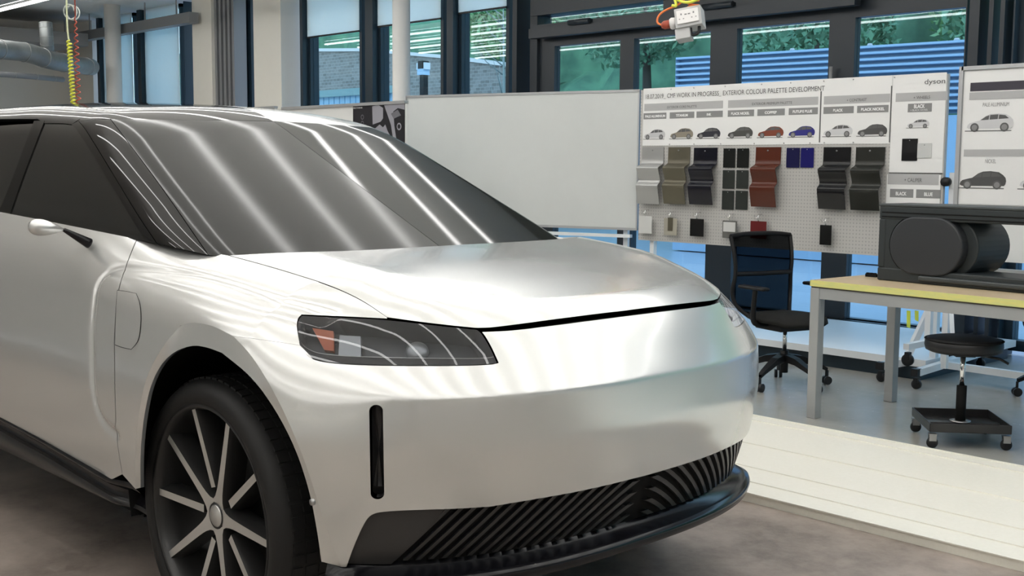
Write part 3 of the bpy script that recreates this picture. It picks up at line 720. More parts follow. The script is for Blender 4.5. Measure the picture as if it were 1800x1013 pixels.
# roof halves
for side,mm in(('near','gloss_black'),('far','paint')):
    e_side=gh(C([(138,213),(120,211),(60,209),(0,209.5)])); xs=np.linspace(e_side[-1][0],-7.1,25)[1:]; zz=np.interp(xs,[-7.1,-6.2,e_side[-1][0]],[1.52,1.62,e_side[-1][2]]); e_side=np.vstack([e_side,gside(list(zip(xs,zz)))])
    e_side=e_side[~np.isnan(e_side[:,0])]
    front=np.vstack([gh(C([(138,212),(165,209.5),(194,208)])),g_top[1:]])
    ctr=np.array([[x,YC,2.2] for x in np.linspace(front[-1][0],e_side[-1][0],40)]); ctr=topcast(ctr,green); ctr[0]=front[-1]
    back=np.array([e_side[-1]+(ctr[-1]-e_side[-1])*w for w in np.linspace(0,1,20)])
    # coons: T=front(side->centre) B=back ; L=side ; R=centre
    S=Skin(); P,N=gproj(coons(front,back,e_side,ctr,60,120,(0,0,.001,0))); S.patch(P,N,(1,0,1,0),.015); o=S.build('roof_half',mm,CAR,None if side=='near' else 'far'); o['label']='gloss black roof half' if side=='near' else 'silver roof half'
    bb=np.array([[-7.32,YC+(p[1]-YC)*1.25,1.25] for p in P[-1]]); G=np.array([P[-1]*(1-w)+bb*w for w in np.linspace(0,1,8)]); MB().grid(G if side=='near' else G*[1,-1,1]+[0,2*YC,0]).build('tailgate_glass','gloss_black',CAR)
# side mirror : arm on the door, small silver pod outboard
for side in('near','far'):
    b0=h([(163,430)])[0]; tipA=ony(112,404,b0[1]-.10); tipB=ony(50,398,b0[1]-.22)
    my=lambda X: np.array(X) if side=='near' else np.array(X)*[1,-1,1]+[0,2*YC,0]
    base=b0+np.array([-.0,-.012,0.004]); pts=[base+(tipA-base)*w for w in [-.05,-.043,-.02]+list(np.linspace(0.02,1,13))]
    arm=MB().tube(my(pts),[.003,.011,.0175]+[.019-.012*w for w in np.linspace(0.02,1,13)],16)
    ar=arm.build('mirror_arm','lacquer',CAR)
    pod=MB(); n=26; ws=np.linspace(0,1,n); pp=[tipA*(1-w)+tipB*w for w in ws]; rr=[.004+.025*math.sin(min(1,w/.7)*math.pi/2)*math.sqrt(max(.004,1-max(0,(w-.72)/.28)**2)) for w in ws]; rr[0]=.002
    pod.tube(my(pp),rr,20); po=pod.build('mirror_pod','paint',ar)
# wheels
def wheel(xw,sg,first):
    yf=YC+sg*.957; d=-sg   # d: direction inwards
    prof=[(.338,-.006*d),(.344,-.0*d),(.350,-.008*d),(.37,-.014*d),(.392,-.008*d),(.406,.008*d),(.414,.028*d),(.418,.06*d),(.418,.24*d),(.41,.27*d),(.36,.285*d),(.338,.28*d)]
    ty=MB(); ty.lathe([(r,yy) for r,yy in prof],(xw,yf,.393),'y',96); del ty.f[-2:], ty.m[-2:], ty.sm[-2:]
    # tread blocks and grooves
    K=72
    for i in range(K):
        a=2*math.pi*i/K
        for (ya,yb,r0,r1) in((.03,.062,.410,.4205),(.07,.105,.416,.4215),(.115,.16,.416,.4215),(.17,.205,.416,.4215)):
            v=[]
            for rr_ in(r0,r1):
                for yy in(ya,yb):
                    for da in(-.032,.032): v.append((xw+rr_*math.cos(a+da),yf+yy*d,.393+rr_*math.sin(a+da)))
            ty.add(v,[(0,1,3,2),(4,6,7,5),(0,4,5,1),(2,3,7,6),(0,2,6,4),(1,5,7,3)])
    T=ty.build('wheel','rubber',CAR)
    rm=MB(); rm.lathe([(.341,-.004*d),(.336,-.006*d),(.330,.0),(.324,.02*d),(.314,.06*d),(.300,.20*d),(.2,.21*d)],(xw,yf,.393),'y',80); rm.f.pop(0 if False else -2); rm.m.pop(); rm.sm.pop(); rm.build('rim','rim_dark',T,fixn=True)
    br=MB(); br.lathe([(.02,.13*d),(.19,.13*d),(.195,.135*d),(.195,.155*d),(.02,.16*d)],(xw,yf,.393),'y',48); br.build('brake_disc','rim_dark',T)
    for k in range(10):
        main=k%2==0; a=math.radians((70.5 if main else 106.5)+72*(k//2)); 
        if sg>0: a=math.pi-a
        ca,sa=math.cos(a),math.sin(a); R=lambda r,s,y: (xw+r*ca-s*sa, yf+y*d, .393+r*sa+s*ca)
        rs=np.linspace(.035 if main else .085,.331,14); b=MB()
        fr=[];
        for r in rs:
            w=(.016+ .020*math.exp(-(r-.035)/.022)) if main else .013+.003*(r/.31)
            w=w-.005*(r/.31) ; bend=.0 ; y=.012+.028*math.sin(math.pi*min(1,(r)/.31))*.0+ .018*(1-r/.31) - (.0 if main else -.012*(1-r/.31))
            fr.append((r,w,y,bend))
        cs=.012
        G0=np.array([[R(r,-w,y),R(r,w,y)] for r,w,y,_ in fr]); b.grid(G0,0,smooth=False)
        G1=np.array([[R(r,-w,y),R(r,-w-.010,y+.03),R(r,-w-.006,y+.07)] for r,w,y,_ in fr]); b.grid(G1,1); 
        G2=np.array([[R(r,w,y),R(r,w+.010,y+.03),R(r,w+.006,y+.07)] for r,w,y,_ in fr]); b.grid(G2,1)
        b.add([R(fr[0][0],-fr[0][1],fr[0][2]),R(fr[0][0],fr[0][1],fr[0][2]),R(fr[0][0],fr[0][1],fr[0][2]+.07),R(fr[0][0],-fr[0][1],fr[0][2]+.07)],[(0,1,2,3)],1)
        b.build('spoke',['machined','rim_dark'],T,fixn=False)
    hb=MB(); hb.lathe([(.075,.10*d),(.06,.06*d),(.042,.033*d),(.0401,.026*d)],(xw,yf,.393),'y',40,1); hb.lathe([(.034,.04*d),(.034,.026*d),(.031,.023*d),(.0005,.021*d)],(xw,yf,.393),'y',40,0); hb.build('hub_cap',['machined','rim_dark'],T)
wheel(-3.085,-1,1); wheel(-6.385,-1,0); wheel(-3.085,1,0); wheel(-6.385,1,0)
# ------------------------------------------------------------------ the room
CEIL=3.9; XL,XR,YB,YW=-21.0,5.5,-5.5,9.0
def sbox(name,lo,hi,m): return structure(MB().box(lo,hi).build(name,m))
sbox('floor',(XL,5.615,-.1),(XR,YW+.1,0),'floor')
b=MB().box((XL,YB,-.1),(XR,4.235,-.027)).build('floor',"plate"); structure(b)
b=MB(); b.box((XL,4.235,-.1),(XR,5.615,.012)); 
for yy in(4.235,4.40,4.62,5.02,5.50,5.615): b.box((XL,yy-.006,.012),(XR,yy+.006,.017))
b=b.build('floor_strip','strip'); structure(b)
sbox('ceiling',(XL,YB,CEIL),(XR,YW+.2,CEIL+.1),'ceil')
sbox('wall_left',(XL-.1,YB,0),(XL,YW+.2,CEIL),'wall'); sbox('wall_right',(XR,YB,0),(XR+.1,YW+.2,CEIL),'wall'); sbox('wall_back',(XL,YB-.1,0),(XR,YB,CEIL),'hallwall')
def X9(px,y=9.0,py=150): return ony(px,py,y)[0]
def wallbox(name,x0,x1,z0,z1,m,y0=YW-.08,y1=YW+.12,st=True):
    if x0>XL+.5: x0=x0*y0/9.0
    o=MB().box((x0,y0,z0),(x1,y1,z1)).build(name,m)
    if st: structure(o)
    return o
wallbox('wall_window_side',XL,X9(172),0,CEIL,'wall')
wallbox('wall_window_side',X9(340),X9(411),0,CEIL,'cream',YW-.35)
wallbox('wall_window_side',X9(447),X9(528),0,CEIL,'cream',YW-.30)
# dark fins between the piers
for i in range(5):
    xa=X9(411+i*7.6); f=MB().box((xa,YW-.30,0),(xa+.06,YW-.1,CEIL)).build('wall_fin','tray'); structure(f)
wallbox('wall_window_side',X9(411),X9(449),0,CEIL,'frameblue',YW-.06)
zb=[3.13,3.14,3.17]
# mullions (x0px,x1px,material)
mull=[(172,190,'frameblue'),(243,263,'frameblue'),(325,340,'frameblue'),(528,548,'frameblue'),(642,671,'frameblue'),(785,812,'frameblue')]
for i,(a,c,m) in enumerate(mull): o=wallbox('trim_%d'%(i+1),X9(a),X9(c),0,CEIL,m,YW-.14)
wn_=0
def window(px0,px1,z0,z1,blindz=None,fr=.05,nm=None,y=YW,m='frameblue'):
    global wn_; wn_+=1
    x0,x1=(X9(px0) if px0>40 else px0),(X9(px1) if px1>40 else px1)
    f=MB(); f.box((x0,y-.05,z0),(x0+fr,y+.06,z1)).box((x1-fr,y-.05,z0),(x1,y+.06,z1)).box((x0,y-.05,z0),(x1,y+.06,z0+fr)).box((x0,y-.05,z1-fr),(x1,y+.06,z1))
    f=structure(f.build(nm or 'window_%d'%wn_,m)); g=MB().box((x0+fr,y-.004,z0+fr),(x1-fr,y+.004,z1-fr)).build('window_pane','glass',f)
    if blindz:
        bl=MB().box((x0+.02,y-.075,blindz),(x1-.02,y-.071,CEIL)).build('roller_blind','blind'); tag(bl,BL[wn_],'blind','roller blinds on the tall windows')
        MB().box((x0+.02,y-.083,blindz-.02),(x1-.02,y-.065,blindz)).build('bottom_bar','black_plastic',bl)
    return f
BL={1:'pale blue roller blind fully down, beside the round column at far left',2:'pale blue roller blind fully down, just left of the wide cream pier',3:'pale roller blind half lowered, right of the cream and blue pier',4:'pale roller blind half lowered, behind the slim white column',5:'pale roller blind half lowered, rightmost next to the black door frame'}
window(190,243,.1,3.9,.6); window(263,325,.1,3.9,.6); window(548,642,.1,3.9,3.13); window(671,785,.1,3.9,3.15); window(812,900,.1,3.9,3.18)
# door screen
wallbox('trim_7',X9(900),X9(931),0,CEIL,'frame',YW-.2)
ZT=2.70; ZB=.42
dz=ony(1515,573,9.0)[2]; ZB=dz
wallbox('trim_8',X9(931),X9(1698)+.0,2.86,2.93,'frame',YW-.12)
wallbox('trim_9',X9(931),X9(1780),3.03,CEIL,'frame',YW-.12)
wallbox('trim_10',X9(1163),X9(1780),2.93,3.03,'frame',YW-.1)
wallbox('trim_11',X9(1698),X9(1732),0,3.03,'frame',YW-.16); wallbox('trim_12',X9(1732),X9(1752),0,3.03,'frame',YW-.12); wallbox('trim_13',X9(1752),X9(1780),0,3.03,'frame',YW-.2); wallbox('trim_14',X9(1778),X9(1789),0,CEIL,'frameblue',YW-.14)
g=MB().box((X9(945),YW,2.93),(X9(1163),YW+.01,3.03)).build('window_20','glass'); structure(g)
door_px=[(955,981,1096,1107),(1107,1120,1254,1276),(1276,1300,1461,1482),(1482,1506,1698,1700)]
for i,(a,g0,g1,c) in enumerate(door_px):
    x0,x1=X9(a),X9(c); gx0,gx1=X9(g0),X9(g1)
    f=MB().box((x0,YW-.06,.15),(gx0,YW+.03,2.86)).box((gx1,YW-.06,.15),(x1,YW+.03,2.86)).box((gx0,YW-.06,ZT),(gx1,YW+.03,2.86)).box((gx0,YW-.06,.15),(gx1,YW+.03,ZB))
    d=structure(f.build('door_%d'%(i+1),'frame')); MB().box((gx0,YW-.02,ZB),(gx1,YW-.012,ZT)).build('door_pane','glass',d)
    if i in(2,): MB().tube([(x1-.05,YW-.12,z) for z in(1.0,1.5,2.0,2.3)],.015,10).build('door_handle','service',d)
wallbox('trim_15',X9(931),X9(955),0,3.03,'frame',YW-.1)
wallbox('trim_16',X9(931),X9(1780),0,.15,'frame',YW-.1)
window(1789,1.0,.05,3.9,None,.08,'window_6'); window(1.0,5.5,.05,3.9,None,.08,'window_7')
wallbox('wall_window_side',X9(190),X9(243),0,.1,'frameblue'); 
# projecting head rail and closers
b=MB().beam((X9(932,8.8),8.82,2.83),(X9(1500,8.8),8.82,2.83),.1,.10); structure(b.build('trim_17','frame'))
for (a,c,py) in((1000,1036,40),(1235,1288,13)):
    p=ony(a,py,8.75); q=ony(c,py-2,8.75); q[2]=p[2]
    MBc=MB().tube([p,q],.028,16); o=MBc.build('door_closer','frame'); tag(o,'black overhead door closer on the rail %s'%('above the leftmost glass door' if a==1000 else 'behind the hanging socket box'),'door closer','door closers'); MB().box((p[0],8.76,p[2]-.02),(q[0],8.80,p[2]+.02)).build('bracket','frame',o)
# window-side platform
b=MB().box((-9.45,7.42,.10),(-3.72,8.85,.15)); b.box((-9.40,7.48,0),(-3.78,8.85,.10),1); o=b.build('trim_18',['whitesteel','frameblue']); structure(o)
# columns
for (pl,pr_,yy,lab) in((186,213,8.3,'slim round white column at far left, rising to the ceiling'),(690,721,8.0,'slim round white column in front of the half blinded windows')):
    a=ony(pl,100,yy);c=ony(pr_,100,yy); cx=(a[0]+c[0])/2; dd=np.linalg.norm(np.array(a[:2])*0+ (c-a)[:2]); dep=(np.array([cx,yy,1.45])-CAM)@fw; rad=(pr_-pl)/2/F*dep
    o=MB().lathe([(rad,0),(rad,CEIL)],(cx,yy,0),'z',40).build('column','column'); tag(o,lab,'column','round white columns')
    MB().lathe([(rad+.02,0),(rad+.02,.03),(rad+.002,.035)],(cx,yy,0),'z',40).build('base_ring','whitesteel',o)
# cable tray along the windows, ducts
b=MB(); b.box((-20.8,8.45,3.47),(ony(338,20,8.5)[0],8.6,3.62)); 
o=b.build('cable_tray','tray'); tag(o,'long grey cable tray running along the tops of the windows at far left','cable tray')
b=MB()
for x in np.arange(-20.2,-16.1,1.0): b.beam((x,8.52,3.62),(x,8.52,CEIL),.015)
b.build('hanger','service',o); 
def at_depth(px,py,d): return CAM+ray(px,py)*d
def duct(name,pts,rad,lab,cat,m='duct'):
    P=smoothpoly(pts,3); o=MB().tube(P,rad,28).build(name,m); tag(o,lab,cat)
    for k in range(2,len(P)-2,max(2,len(P)//6)): MB().tube([P[k]-(P[k+1]-P[k])*.1,P[k]+(P[k+1]-P[k])*.1],rad*1.05,28).build('seam_ring','steel',o)
    return o
D=15.
duct('ventilation_duct',[at_depth(-60,80,D-1),at_depth(10,88,D),at_depth(50,92,D+.3),at_depth(80,104,D+.6),at_depth(118,112,D+1.2),at_depth(160,118,D+3)],.125,'large silver ventilation duct bending along the far left wall','duct')
duct('duct_branch',[at_depth(80,40,D+.6),at_depth(82,70,D+.6),at_depth(84,92,D+.7)],.085,'short tapering duct branch dropping onto the large silver duct','duct')
duct('service_pipe',[at_depth(-40,128,D+1),at_depth(40,133,D+1.5),at_depth(110,140,D+2.5)],.04,'thin grey service pipe below the large silver duct','pipe','tray')
b=MB().box((-20.9,4.4,3.35),(-19,8.4,3.55)); tag(b.build('ceiling_bulkhead','service'),'dark service box under the ceiling at far left behind the coiled hoses','bulkhead')
# lights: hung battens in close rows
E_=bpy.data.materials.new('batten_light'); E_.use_nodes=True; bb=E_.node_tree.nodes['Principled BSDF']; bb.inputs['Base Color'].default_value=(.9,.9,.9,1); bb.inputs['Emission Color'].default_value=(1,.985,.955,1); bb.inputs['Emission Strength'].default_value=BATTEN; M_['emit']=E_
UPE=E_.copy(); UPE.name='batten_uplight'; UPE.node_tree.nodes['Principled BSDF'].inputs['Emission Strength'].default_value=BATTEN*1.1
rows=[6.14-.70*i for i in range(6)]
n_=0
proto=None
def batten(x0,x1,y,z=3.5,w=.05):
    global proto
    L=x1-x0
    b=MB().box((-L/2,-.03,.025),(L/2,.03,.06)).build('light_housing','alu'); b.name='ceiling_light'
    d=MB().box((-L/2,-w/2,0),(L/2,w/2,.025)).build('diffuser','emit'); d.parent=b
    M_.setdefault('upemit',UPE); d2=MB().box((-L/2,-.022,.060),(L/2,.022,.066)).build('upper_diffuser','upemit'); d2.parent=b
    hn=MB()
    for q in(-L/2+.3,L/2-.3): hn.beam((q,0,.06),(q,0,CEIL-z),.008)
    hn=hn.build('hanger','service'); hn.parent=b; b.location=((x0+x1)/2,y,z); return b
def copytree(o,loc):
    n=o.copy(); COL.objects.link(n); n.location=loc
    for c in o.children: k=c.copy(); COL.objects.link(k); k.parent=n
    return n
p0=batten(-17.2,1.8,rows[0]); tag(p0,'long bright light batten visible at the top left corner, nearest the windows','ceiling light','light battens hung over the car')
for i,y in enumerate(rows[1:]):
    n=copytree(p0,(p0.location.x,y,3.5)); n['label']='long light batten, %s row from the windows, seen as a reflection in the windshield'%['second','third','fourth','fifth','sixth'][i]
pn=batten(-7.5,3.0,1.94); tag(pn,'short light batten beside the car, first row next to the long ones','ceiling light','short light battens beside the car')
for i,y in enumerate((1.24,.54,-.16,-.86,-2.2,-3.6)): copytree(pn,(pn.location.x,y,3.5))['label']='short light batten beside the car, %s row going towards the rear wall'%['second','third','fourth','fifth','sixth','last'][i]
# ------------------------------------------------------------------ outdoors
g=MB().box((-45,9.15,-.2),(25,60,-.02)).build('ground','ground'); structure(g)
b=MB(); zt=3.30; xa,xb=ony(1188,97,16)[0],2.0
zs=[];N=14
prof=[];z0=2.28;per=(zt-z0)/11
for i in range(11):
    z=zt-i*per; prof+=[(0,z),(.0,z-per*.36),(.13,z-per*.46),(.13,z-per*.86)]
prof.append((0,z0))
G=np.array([[(x,16+dy,z-(x-xa)*.012) for dy,z in prof] for x in(xa,xb)]); b.grid(G,smooth=False); b.box((xa,16.02,0),(xb,18.5,2.2)); G=np.array([[(xa,y,z) for z in(2.2,zt)] for y in(16,18.5)]); b.grid(G,smooth=False)
G=np.array([[(x,y,zt-(x-xa)*.012) for y in(16,18.5)] for x in(xa,xb)]); b.grid(G,smooth=False)
o=b.build('corrugated_container','container'); tag(o,'blue corrugated metal container outside beyond the glass doors','container')
b=MB()
for x in np.arange(xa+.9,1.5,1.35): b.lathe([(.05,0),(.03,.04)],(x,16.1,zt-(x-xa)*.012),'z',10)
b.build('roof_stud','inklight',o)
# brick wall, hoarding
P=[(-31,4.7),(-24.4,4.29),(-21.2,3.92),(-18.95,3.6),(-18.45,3.48)]
v=[(x,18,z) for x,z in P]; poly=[(-31,18,0)]+v+[(-18.45,18,0)]
o=MB().prism(poly[::-1],(0,.4,0)).build('brick_wall','brick'); tag(o,'weathered grey brick boundary wall sloping down outside the left windows','wall')
cp=MB()
for (x0,z0),(x1,z1) in zip(P[:-1],P[1:]): cp.beam((x0,18.2,z0+.04),(x1,18.2,z1+.04),.5,.08)
cp.build('coping','alu',o)
b=MB(); x0,x1=ony(500,160,12)[0],ony(700,160,12)[0]; zt_=ony(560,160,12)[2]
for x in np.arange(x0,x1,.16): b.box((x,12,0),(x+.13,12.04,zt_-.12))
o=b.build('picket_hoarding',mat('pale_blue_paint',(.45,.68,.85),.5)); tag(o,'pale blue slatted fence outside below the brick wall','fence'); MB().box((x0,11.95,zt_-.12),(x1,12.1,zt_)).build('top_rail',mat('lichen_rail',(.35,.50,.48),.8),o)
p=ony(745,130,12.5); b=MB().box((p[0]-.05,12.45,0),(p[0]+.05,12.55,p[2])); o=b.build('charging_post','black_plastic'); tag(o,'black charging post with a pale head outside the window right of the slim column','post')
MB().box((p[0]-.08,12.42,p[2]-.02),(p[0]+.08,12.56,p[2]+.08)).build('post_head',mat('post_head_blue',(.5,.68,.85),.4),o); MB().box((p[0]-.06,12.42,p[2]+.08),(p[0]+.06,12.56,p[2]+.21)).build('post_screen','black_plastic',o)
MB().box((p[0]-.11,12.43,p[2]+.07),(p[0]-.075,12.55,p[2]+.18)).box((p[0]+.075,12.43,p[2]+.07),(p[0]+.11,12.55,p[2]+.18)).build('post_guard','inkwhite',o)
# shrub bank + trees
G=[]
for i in range(60):
    r=[]
    for j in range(16):
        x=-48+i*1.3; s=j/15; y=22+s*9; z=s*14; r.append((x+rng.normal(0,.2),y+rng.normal(0,.5),z+rng.normal(0,.25)))
    G.append(r)
structure(MB().grid(np.array(G)).build('hillside','bank'))
def tree(x,y,zc,rx,rz_,m,lab,n=5200,ls=.095,trunk=True):
    c=np.array([x,y,zc]); root=bpy.data.objects.new('tree',None); link(root); root.location=(x,y,0); tag(root,lab,'tree','trees and shrubs on the bank')
    K=n; dirs=rng.normal(size=(K,3)); dirs/=np.linalg.norm(dirs,axis=1)[:,None]
    lobe=rng.normal(size=(9,3)); lobe/=np.linalg.norm(lobe,axis=1)[:,None]
    rad=(.72+.28*np.clip((dirs@lobe.T).max(1),0,1)**3)*rng.uniform(.72,1.0,K)
    ctr=c+dirs*rad[:,None]*[rx,rx*.8,rz_]
    a=rng.normal(size=(K,3)); a/=np.linalg.norm(a,axis=1)[:,None]; b2=np.cross(a,rng.normal(size=(K,3))); b2/=np.linalg.norm(b2,axis=1)[:,None]
    s=ls*rng.uniform(.6,1.3,K)[:,None]
    V=np.stack([ctr-a*s,ctr+b2*s*.5,ctr+a*s,ctr-b2*s*.5],1).reshape(-1,3); me=bpy.data.meshes.new('crown'); me.from_pydata(V.tolist(),[],[(4*i,4*i+1,4*i+2,4*i+3) for i in range(K)]); me.materials.append(M_[m]); o=bpy.data.objects.new('crown',me); link(o,root); o.matrix_parent_inverse=mw(root).inverted()
    MB().tube([(x,y,-.02),(x+.1,y,zc*.5),(x,y,zc)],[.16,.12,.05],10).build('trunk','bark',root)
tl=[(-17.5,20.8,5.3,2.2,1.9,'leafdark','dark green tree above the brick wall seen through the middle window'),
(-26.5,20.8,6.0,2.2,1.6,'leaf','light green shrub above the left end of the brick wall'),
(-12.9,20.6,3.9,2.0,2.6,'leafdark','dense dark green shrub behind the leftmost glass door'),
(-10.3,20.4,5.2,2.3,2.4,'leaf','bright green bushy tree left of the container, behind the second glass door'),
(-8.6,21.0,4.2,1.9,2.0,'leafdark','dark shrub rising behind the left end of the blue container'),
(-6.3,20.6,5.2,2.2,2.2,'leaf','bright green tree above the container behind the third glass door'),
(-4.0,21.2,5.6,2.1,2.0,'leaf','yellow green tree above the container behind the rightmost glass door'),
(-1.6,21.0,5.0,2.2,2.0,'leafdark','dark tree above the container at the right edge')]
for t in tl: tree(t[0],t[1]+(4.2 if tl.index(t)%2 else 0),*t[2:])
# bare sapling in front of the brick wall
bs=MB(); p=ony(884,120,16.5); bs.tube([(p[0],16.5,0),(p[0]+.05,16.5,2.5),(p[0],16.5,4.6)],[.05,.035,.01],8)
for i in range(26):
    z=2.2+i*.09; a=rng.uniform(0,6.28); L=rng.uniform(.3,.8); bs.tube([(p[0],16.5,z),(p[0]+L*.6*math.cos(a),16.5+L*.5*math.sin(a),z+L*.4),(p[0]+L*math.cos(a),16.5+L*math.sin(a),z+L)],[.014,.009,.003],5)
tag(bs.build('sapling',mat('pale_bark',(.22,.26,.24),.8)),'thin leafless sapling in front of the brick wall outside','tree')
# ------------------------------------------------------------------ boards
YP=7.35
def PX(px,py,y=YP): return ony(px,py,y)
def castors(pts,par,r=.035,z=0,local=False):
    for x,y in pts:
        b=MB(); castor(b,x,y,z,r); o=b.build('castor','black_plastic',None if local else par)
        if local: o.parent=par
def castor(b,x,y,z=0,r=.035,mi=0):
    b.lathe([(r*.4,-.012),(r,-.012),(r,.012),(r*.4,.012)],(x,y,z+r),'y',18,mi); b.box((x-.015,y-.02,z+r),(x+.015,y+.02,z+r*2.3),mi)
# left whiteboard (turned slightly)
a=np.array([-8.43,6.69]); c=np.array([-6.24,7.37]); d=(c-a)/np.linalg.norm(c-a); ang=math.atan2(d[1],d[0]); WBz0,WBz1=.93,2.06; wl_b=np.linalg.norm(c-a)
wb=empty('whiteboard','large blank mobile whiteboard standing behind the car hood','whiteboard',(a[0],a[1],0),ang)
def loc(b,nm,m,par,**k): o=b.build(nm,m,None,**k); o.parent=par; return o
loc(MB().box((0.01,-.012,WBz0),(wl_b-.01,.012,WBz1)),'writing_surface','board',wb)
f=MB().box((0,-.018,WBz1-.012),(wl_b,.018,WBz1+.008)).box((0,-.018,WBz0-.01),(wl_b,.018,WBz0+.01)).box((0,-.018,WBz0),(.014,.018,WBz1)).box((wl_b-.014,-.018,WBz0),(wl_b,.018,WBz1)); loc(f,'frame','alu',wb)
f=MB().box((.25,-.05,WBz0-.07),(wl_b-.05,.0,WBz0-.045)); 
for q in(.3,wl_b-.12): f.box((q-.02,.02,.08),(q+.02,.06,WBz1-.3))
loc(f,'stand','whitesteel',wb)
for q in(.3,wl_b-.12):
    f=MB().box((q-.02,-.3,.07),(q+.02,.36,.11)); loc(f,'foot','whitesteel',wb); castors([(q,-.28),(q,.34)],wb,local=True)
# pegboard
x0=PX(1124,300)[0]; x1=-3.62; zb0=.845; zt1=2.06
pg=MB().box((x0,YP,zb0),(x1,YP+.03,zt1)).build('pegboard','peg'); tag(pg,'long perforated grey pegboard carrying paint samples and colour posters','pegboard')
f=MB()
for q in(x0+.12,x1-.08): f.box((q-.02,YP+.03,.3),(q+.02,YP+.07,zt1))
f.build('upright','whitesteel',pg)
for q in(x0+.12,x1-.08):
    MB().box((q-.02,YP-.25,.26),(q+.02,YP+.4,.30)).build('foot','whitesteel',pg); castors([(q,YP-.22),(q,YP+.36)],pg,.04,.15)
def rect(parent,px0,py0,px1,py1,m,nm,dy,yb=YP,th=.0015):
    """upright rectangle given by pixel corners measured on the board plane"""
    p=PX(px0,py0,yb);q=PX(px1,py1,yb); o=MB().box((p[0],yb-dy-th,min(p[2],q[2])),(q[0],yb-dy,max(p[2],q[2]))).build(nm,m,parent); return o
def rectw(parent,xa,za,xb,zb_,m,nm,dy,yb=YP,th=.001): return MB().box((min(xa,xb),yb-dy-th,min(za,zb_)),(max(xa,xb),yb-dy,max(za,zb_))).build(nm,m,parent)
def printed_car(parent,x,z,L,m,y,sg=1,nm='printed_car'):
    """little side view car, nose to the left; x,z = left bottom, L length"""
    H_=L*.36
    body=[(0,.20),(.02,.36),(.06,.46),(.20,.56),(.27,.60),(.40,.86),(.50,.97),(.66,1.0),(.84,.94),(.93,.78),(.985,.62),(1.0,.42),(.985,.24),(.96,.14),(.90,.14),(.20,.12),(.05,.12)]
    glass=[(.29,.62),(.41,.84),(.50,.92),(.66,.94),(.82,.88),(.90,.70),(.60,.66)]
    b=MB(); f=lambda P,dy:[(x+u*L,y-dy,z+v*H_) for u,v in P]
    b.prism(f(body,0),(0,-.0006,0),0); b.prism(f(glass,.0008),(0,-.0004,0),1)
    for u0 in(.47,.66): b.prism(f([(u0,.62),(u0+.015,.62),(u0+.03,.95),(u0+.015,.95)],.0014),(0,-.0004,0),0)
    for cx in(.17,.81):
        for r,dy,mi in((.098,.0012,1),(.065,.0018,2)):
            b.prism([(x+cx*L+r*L*.95*math.cos(t),y-dy,z+.20*H_+r*L*.95*math.sin(t)) for t in np.linspace(0,2*math.pi,20,endpoint=False)],(0,-.0004,0),mi)
    b.box((x-.04*L,y-.0006,z-.03*H_),(x+.96*L,y,z+.02*H_),1)
    return b.build(nm,[m,'ink','inkgrey'],parent,fixn=True)
def tcx(s_,px,py,hpx,m,par,wpx,yb=YP,dy=.006,align='LEFT',bold=0):
    p=PX(px,py,yb); dep=(p-CAM)@fw; q=PX(px+wpx,py,yb); return text(s_,(p[0],yb-dy,p[2]),hpx/F*dep*1.38,m,par,'printed_text',q[0]-p[0],bold=bold)
# top poster
def XZ(px,py): p=PX(px,py); return p[0],p[2]
PT=MB(); xL=XZ(1131,200)[0]; xR=XZ(1664,150)[0]; xm=XZ(1567,200)[0]
PT.box((xL,YP-.004,1.612),(xm,YP-.002,2.07)); PT=PT.build('palette_poster','poster'); tag(PT,'wide white poster of colour names and small cars pinned along the top of the pegboard','poster')
W1=MB().box((xm+.002,YP-.004,1.415),(xR,YP-.002,2.07)).build('wheels_poster','poster'); tag(W1,'white poster with a logo and one small car, at the top right of the pegboard','poster')
W2=MB().box((xm-.012,YP-.004,.90),(xR-.01,YP-.002,1.405)).build('caliper_poster','poster'); tag(W2,'white caliper poster low on the pegboard, partly hidden by the dark grey case','poster')
rectw(W1,xm+.002,1.41,xR,1.418,'ink','rule_line',.004)
rectw(PT,XZ(1442.5,200)[0]-.004,1.625,XZ(1442.5,200)[0]+.006,1.985,'ink','rule_line',.004); rectw(PT,xm-.008,1.62,xm,2.0,'ink','rule_line',.004)
# row heights in metres, taken on the board plane
zA1,zA0=XZ(1280,178)[1]+.015,XZ(1280,190)[1]-.0
def zz(px,py): return XZ(px,py)[1]
band1=(zz(1200,180),zz(1200,193)); band2=(zz(1200,197),zz(1200,208))
def bar(par,pa,pb,zt_,zb_,m,nm='heading_bar'): return rectw(par,XZ(pa,200)[0],zt_,XZ(pb,200)[0],zb_,m,nm,.004)
Z1,Z2=band1; Z3,Z4=band2
for pa,pb in((1133,1271),(1280,1438)): bar(PT,pa,pb,Z1,Z2,'inklight')
bar(PT,1448,1564,Z1,Z2,'inklight'); bar(W1,1574,1665,Z1,Z2,'inklight')
cells=[(1132,1172),(1178,1221),(1225,1271),(1280,1326),(1332,1380),(1387,1438),(1448,1501),(1507,1562)]
for pa,pb in cells: bar(PT,pa,pb,Z3,Z4,'inkgrey','name_bar')
zt=lambda px,py: None
def tz(s_,pxa,pxb,z,h_,m,par,dy=.0062,bold=0):
    xa,xb=XZ(pxa,200)[0],XZ(pxb,200)[0]; return text(s_,(xa,YP-dy,z),h_*1.38,m,par,'printed_text',xb-xa,bold=bold)
hz=2.07-.085; 
tz('18.07.2019_ CMF WORK IN PROGRESS_ EXTERIOR COLOUR PALETTE DEVELOPMENT',1134,1447,1.988,.036,'ink',PT)
text('EXTERIOR CORE PALETTE',(XZ(1173,200)[0],YP-.0062,Z2+.014),.026,'ink',PT,'printed_text',XZ(1225,200)[0]-XZ(1173,200)[0])
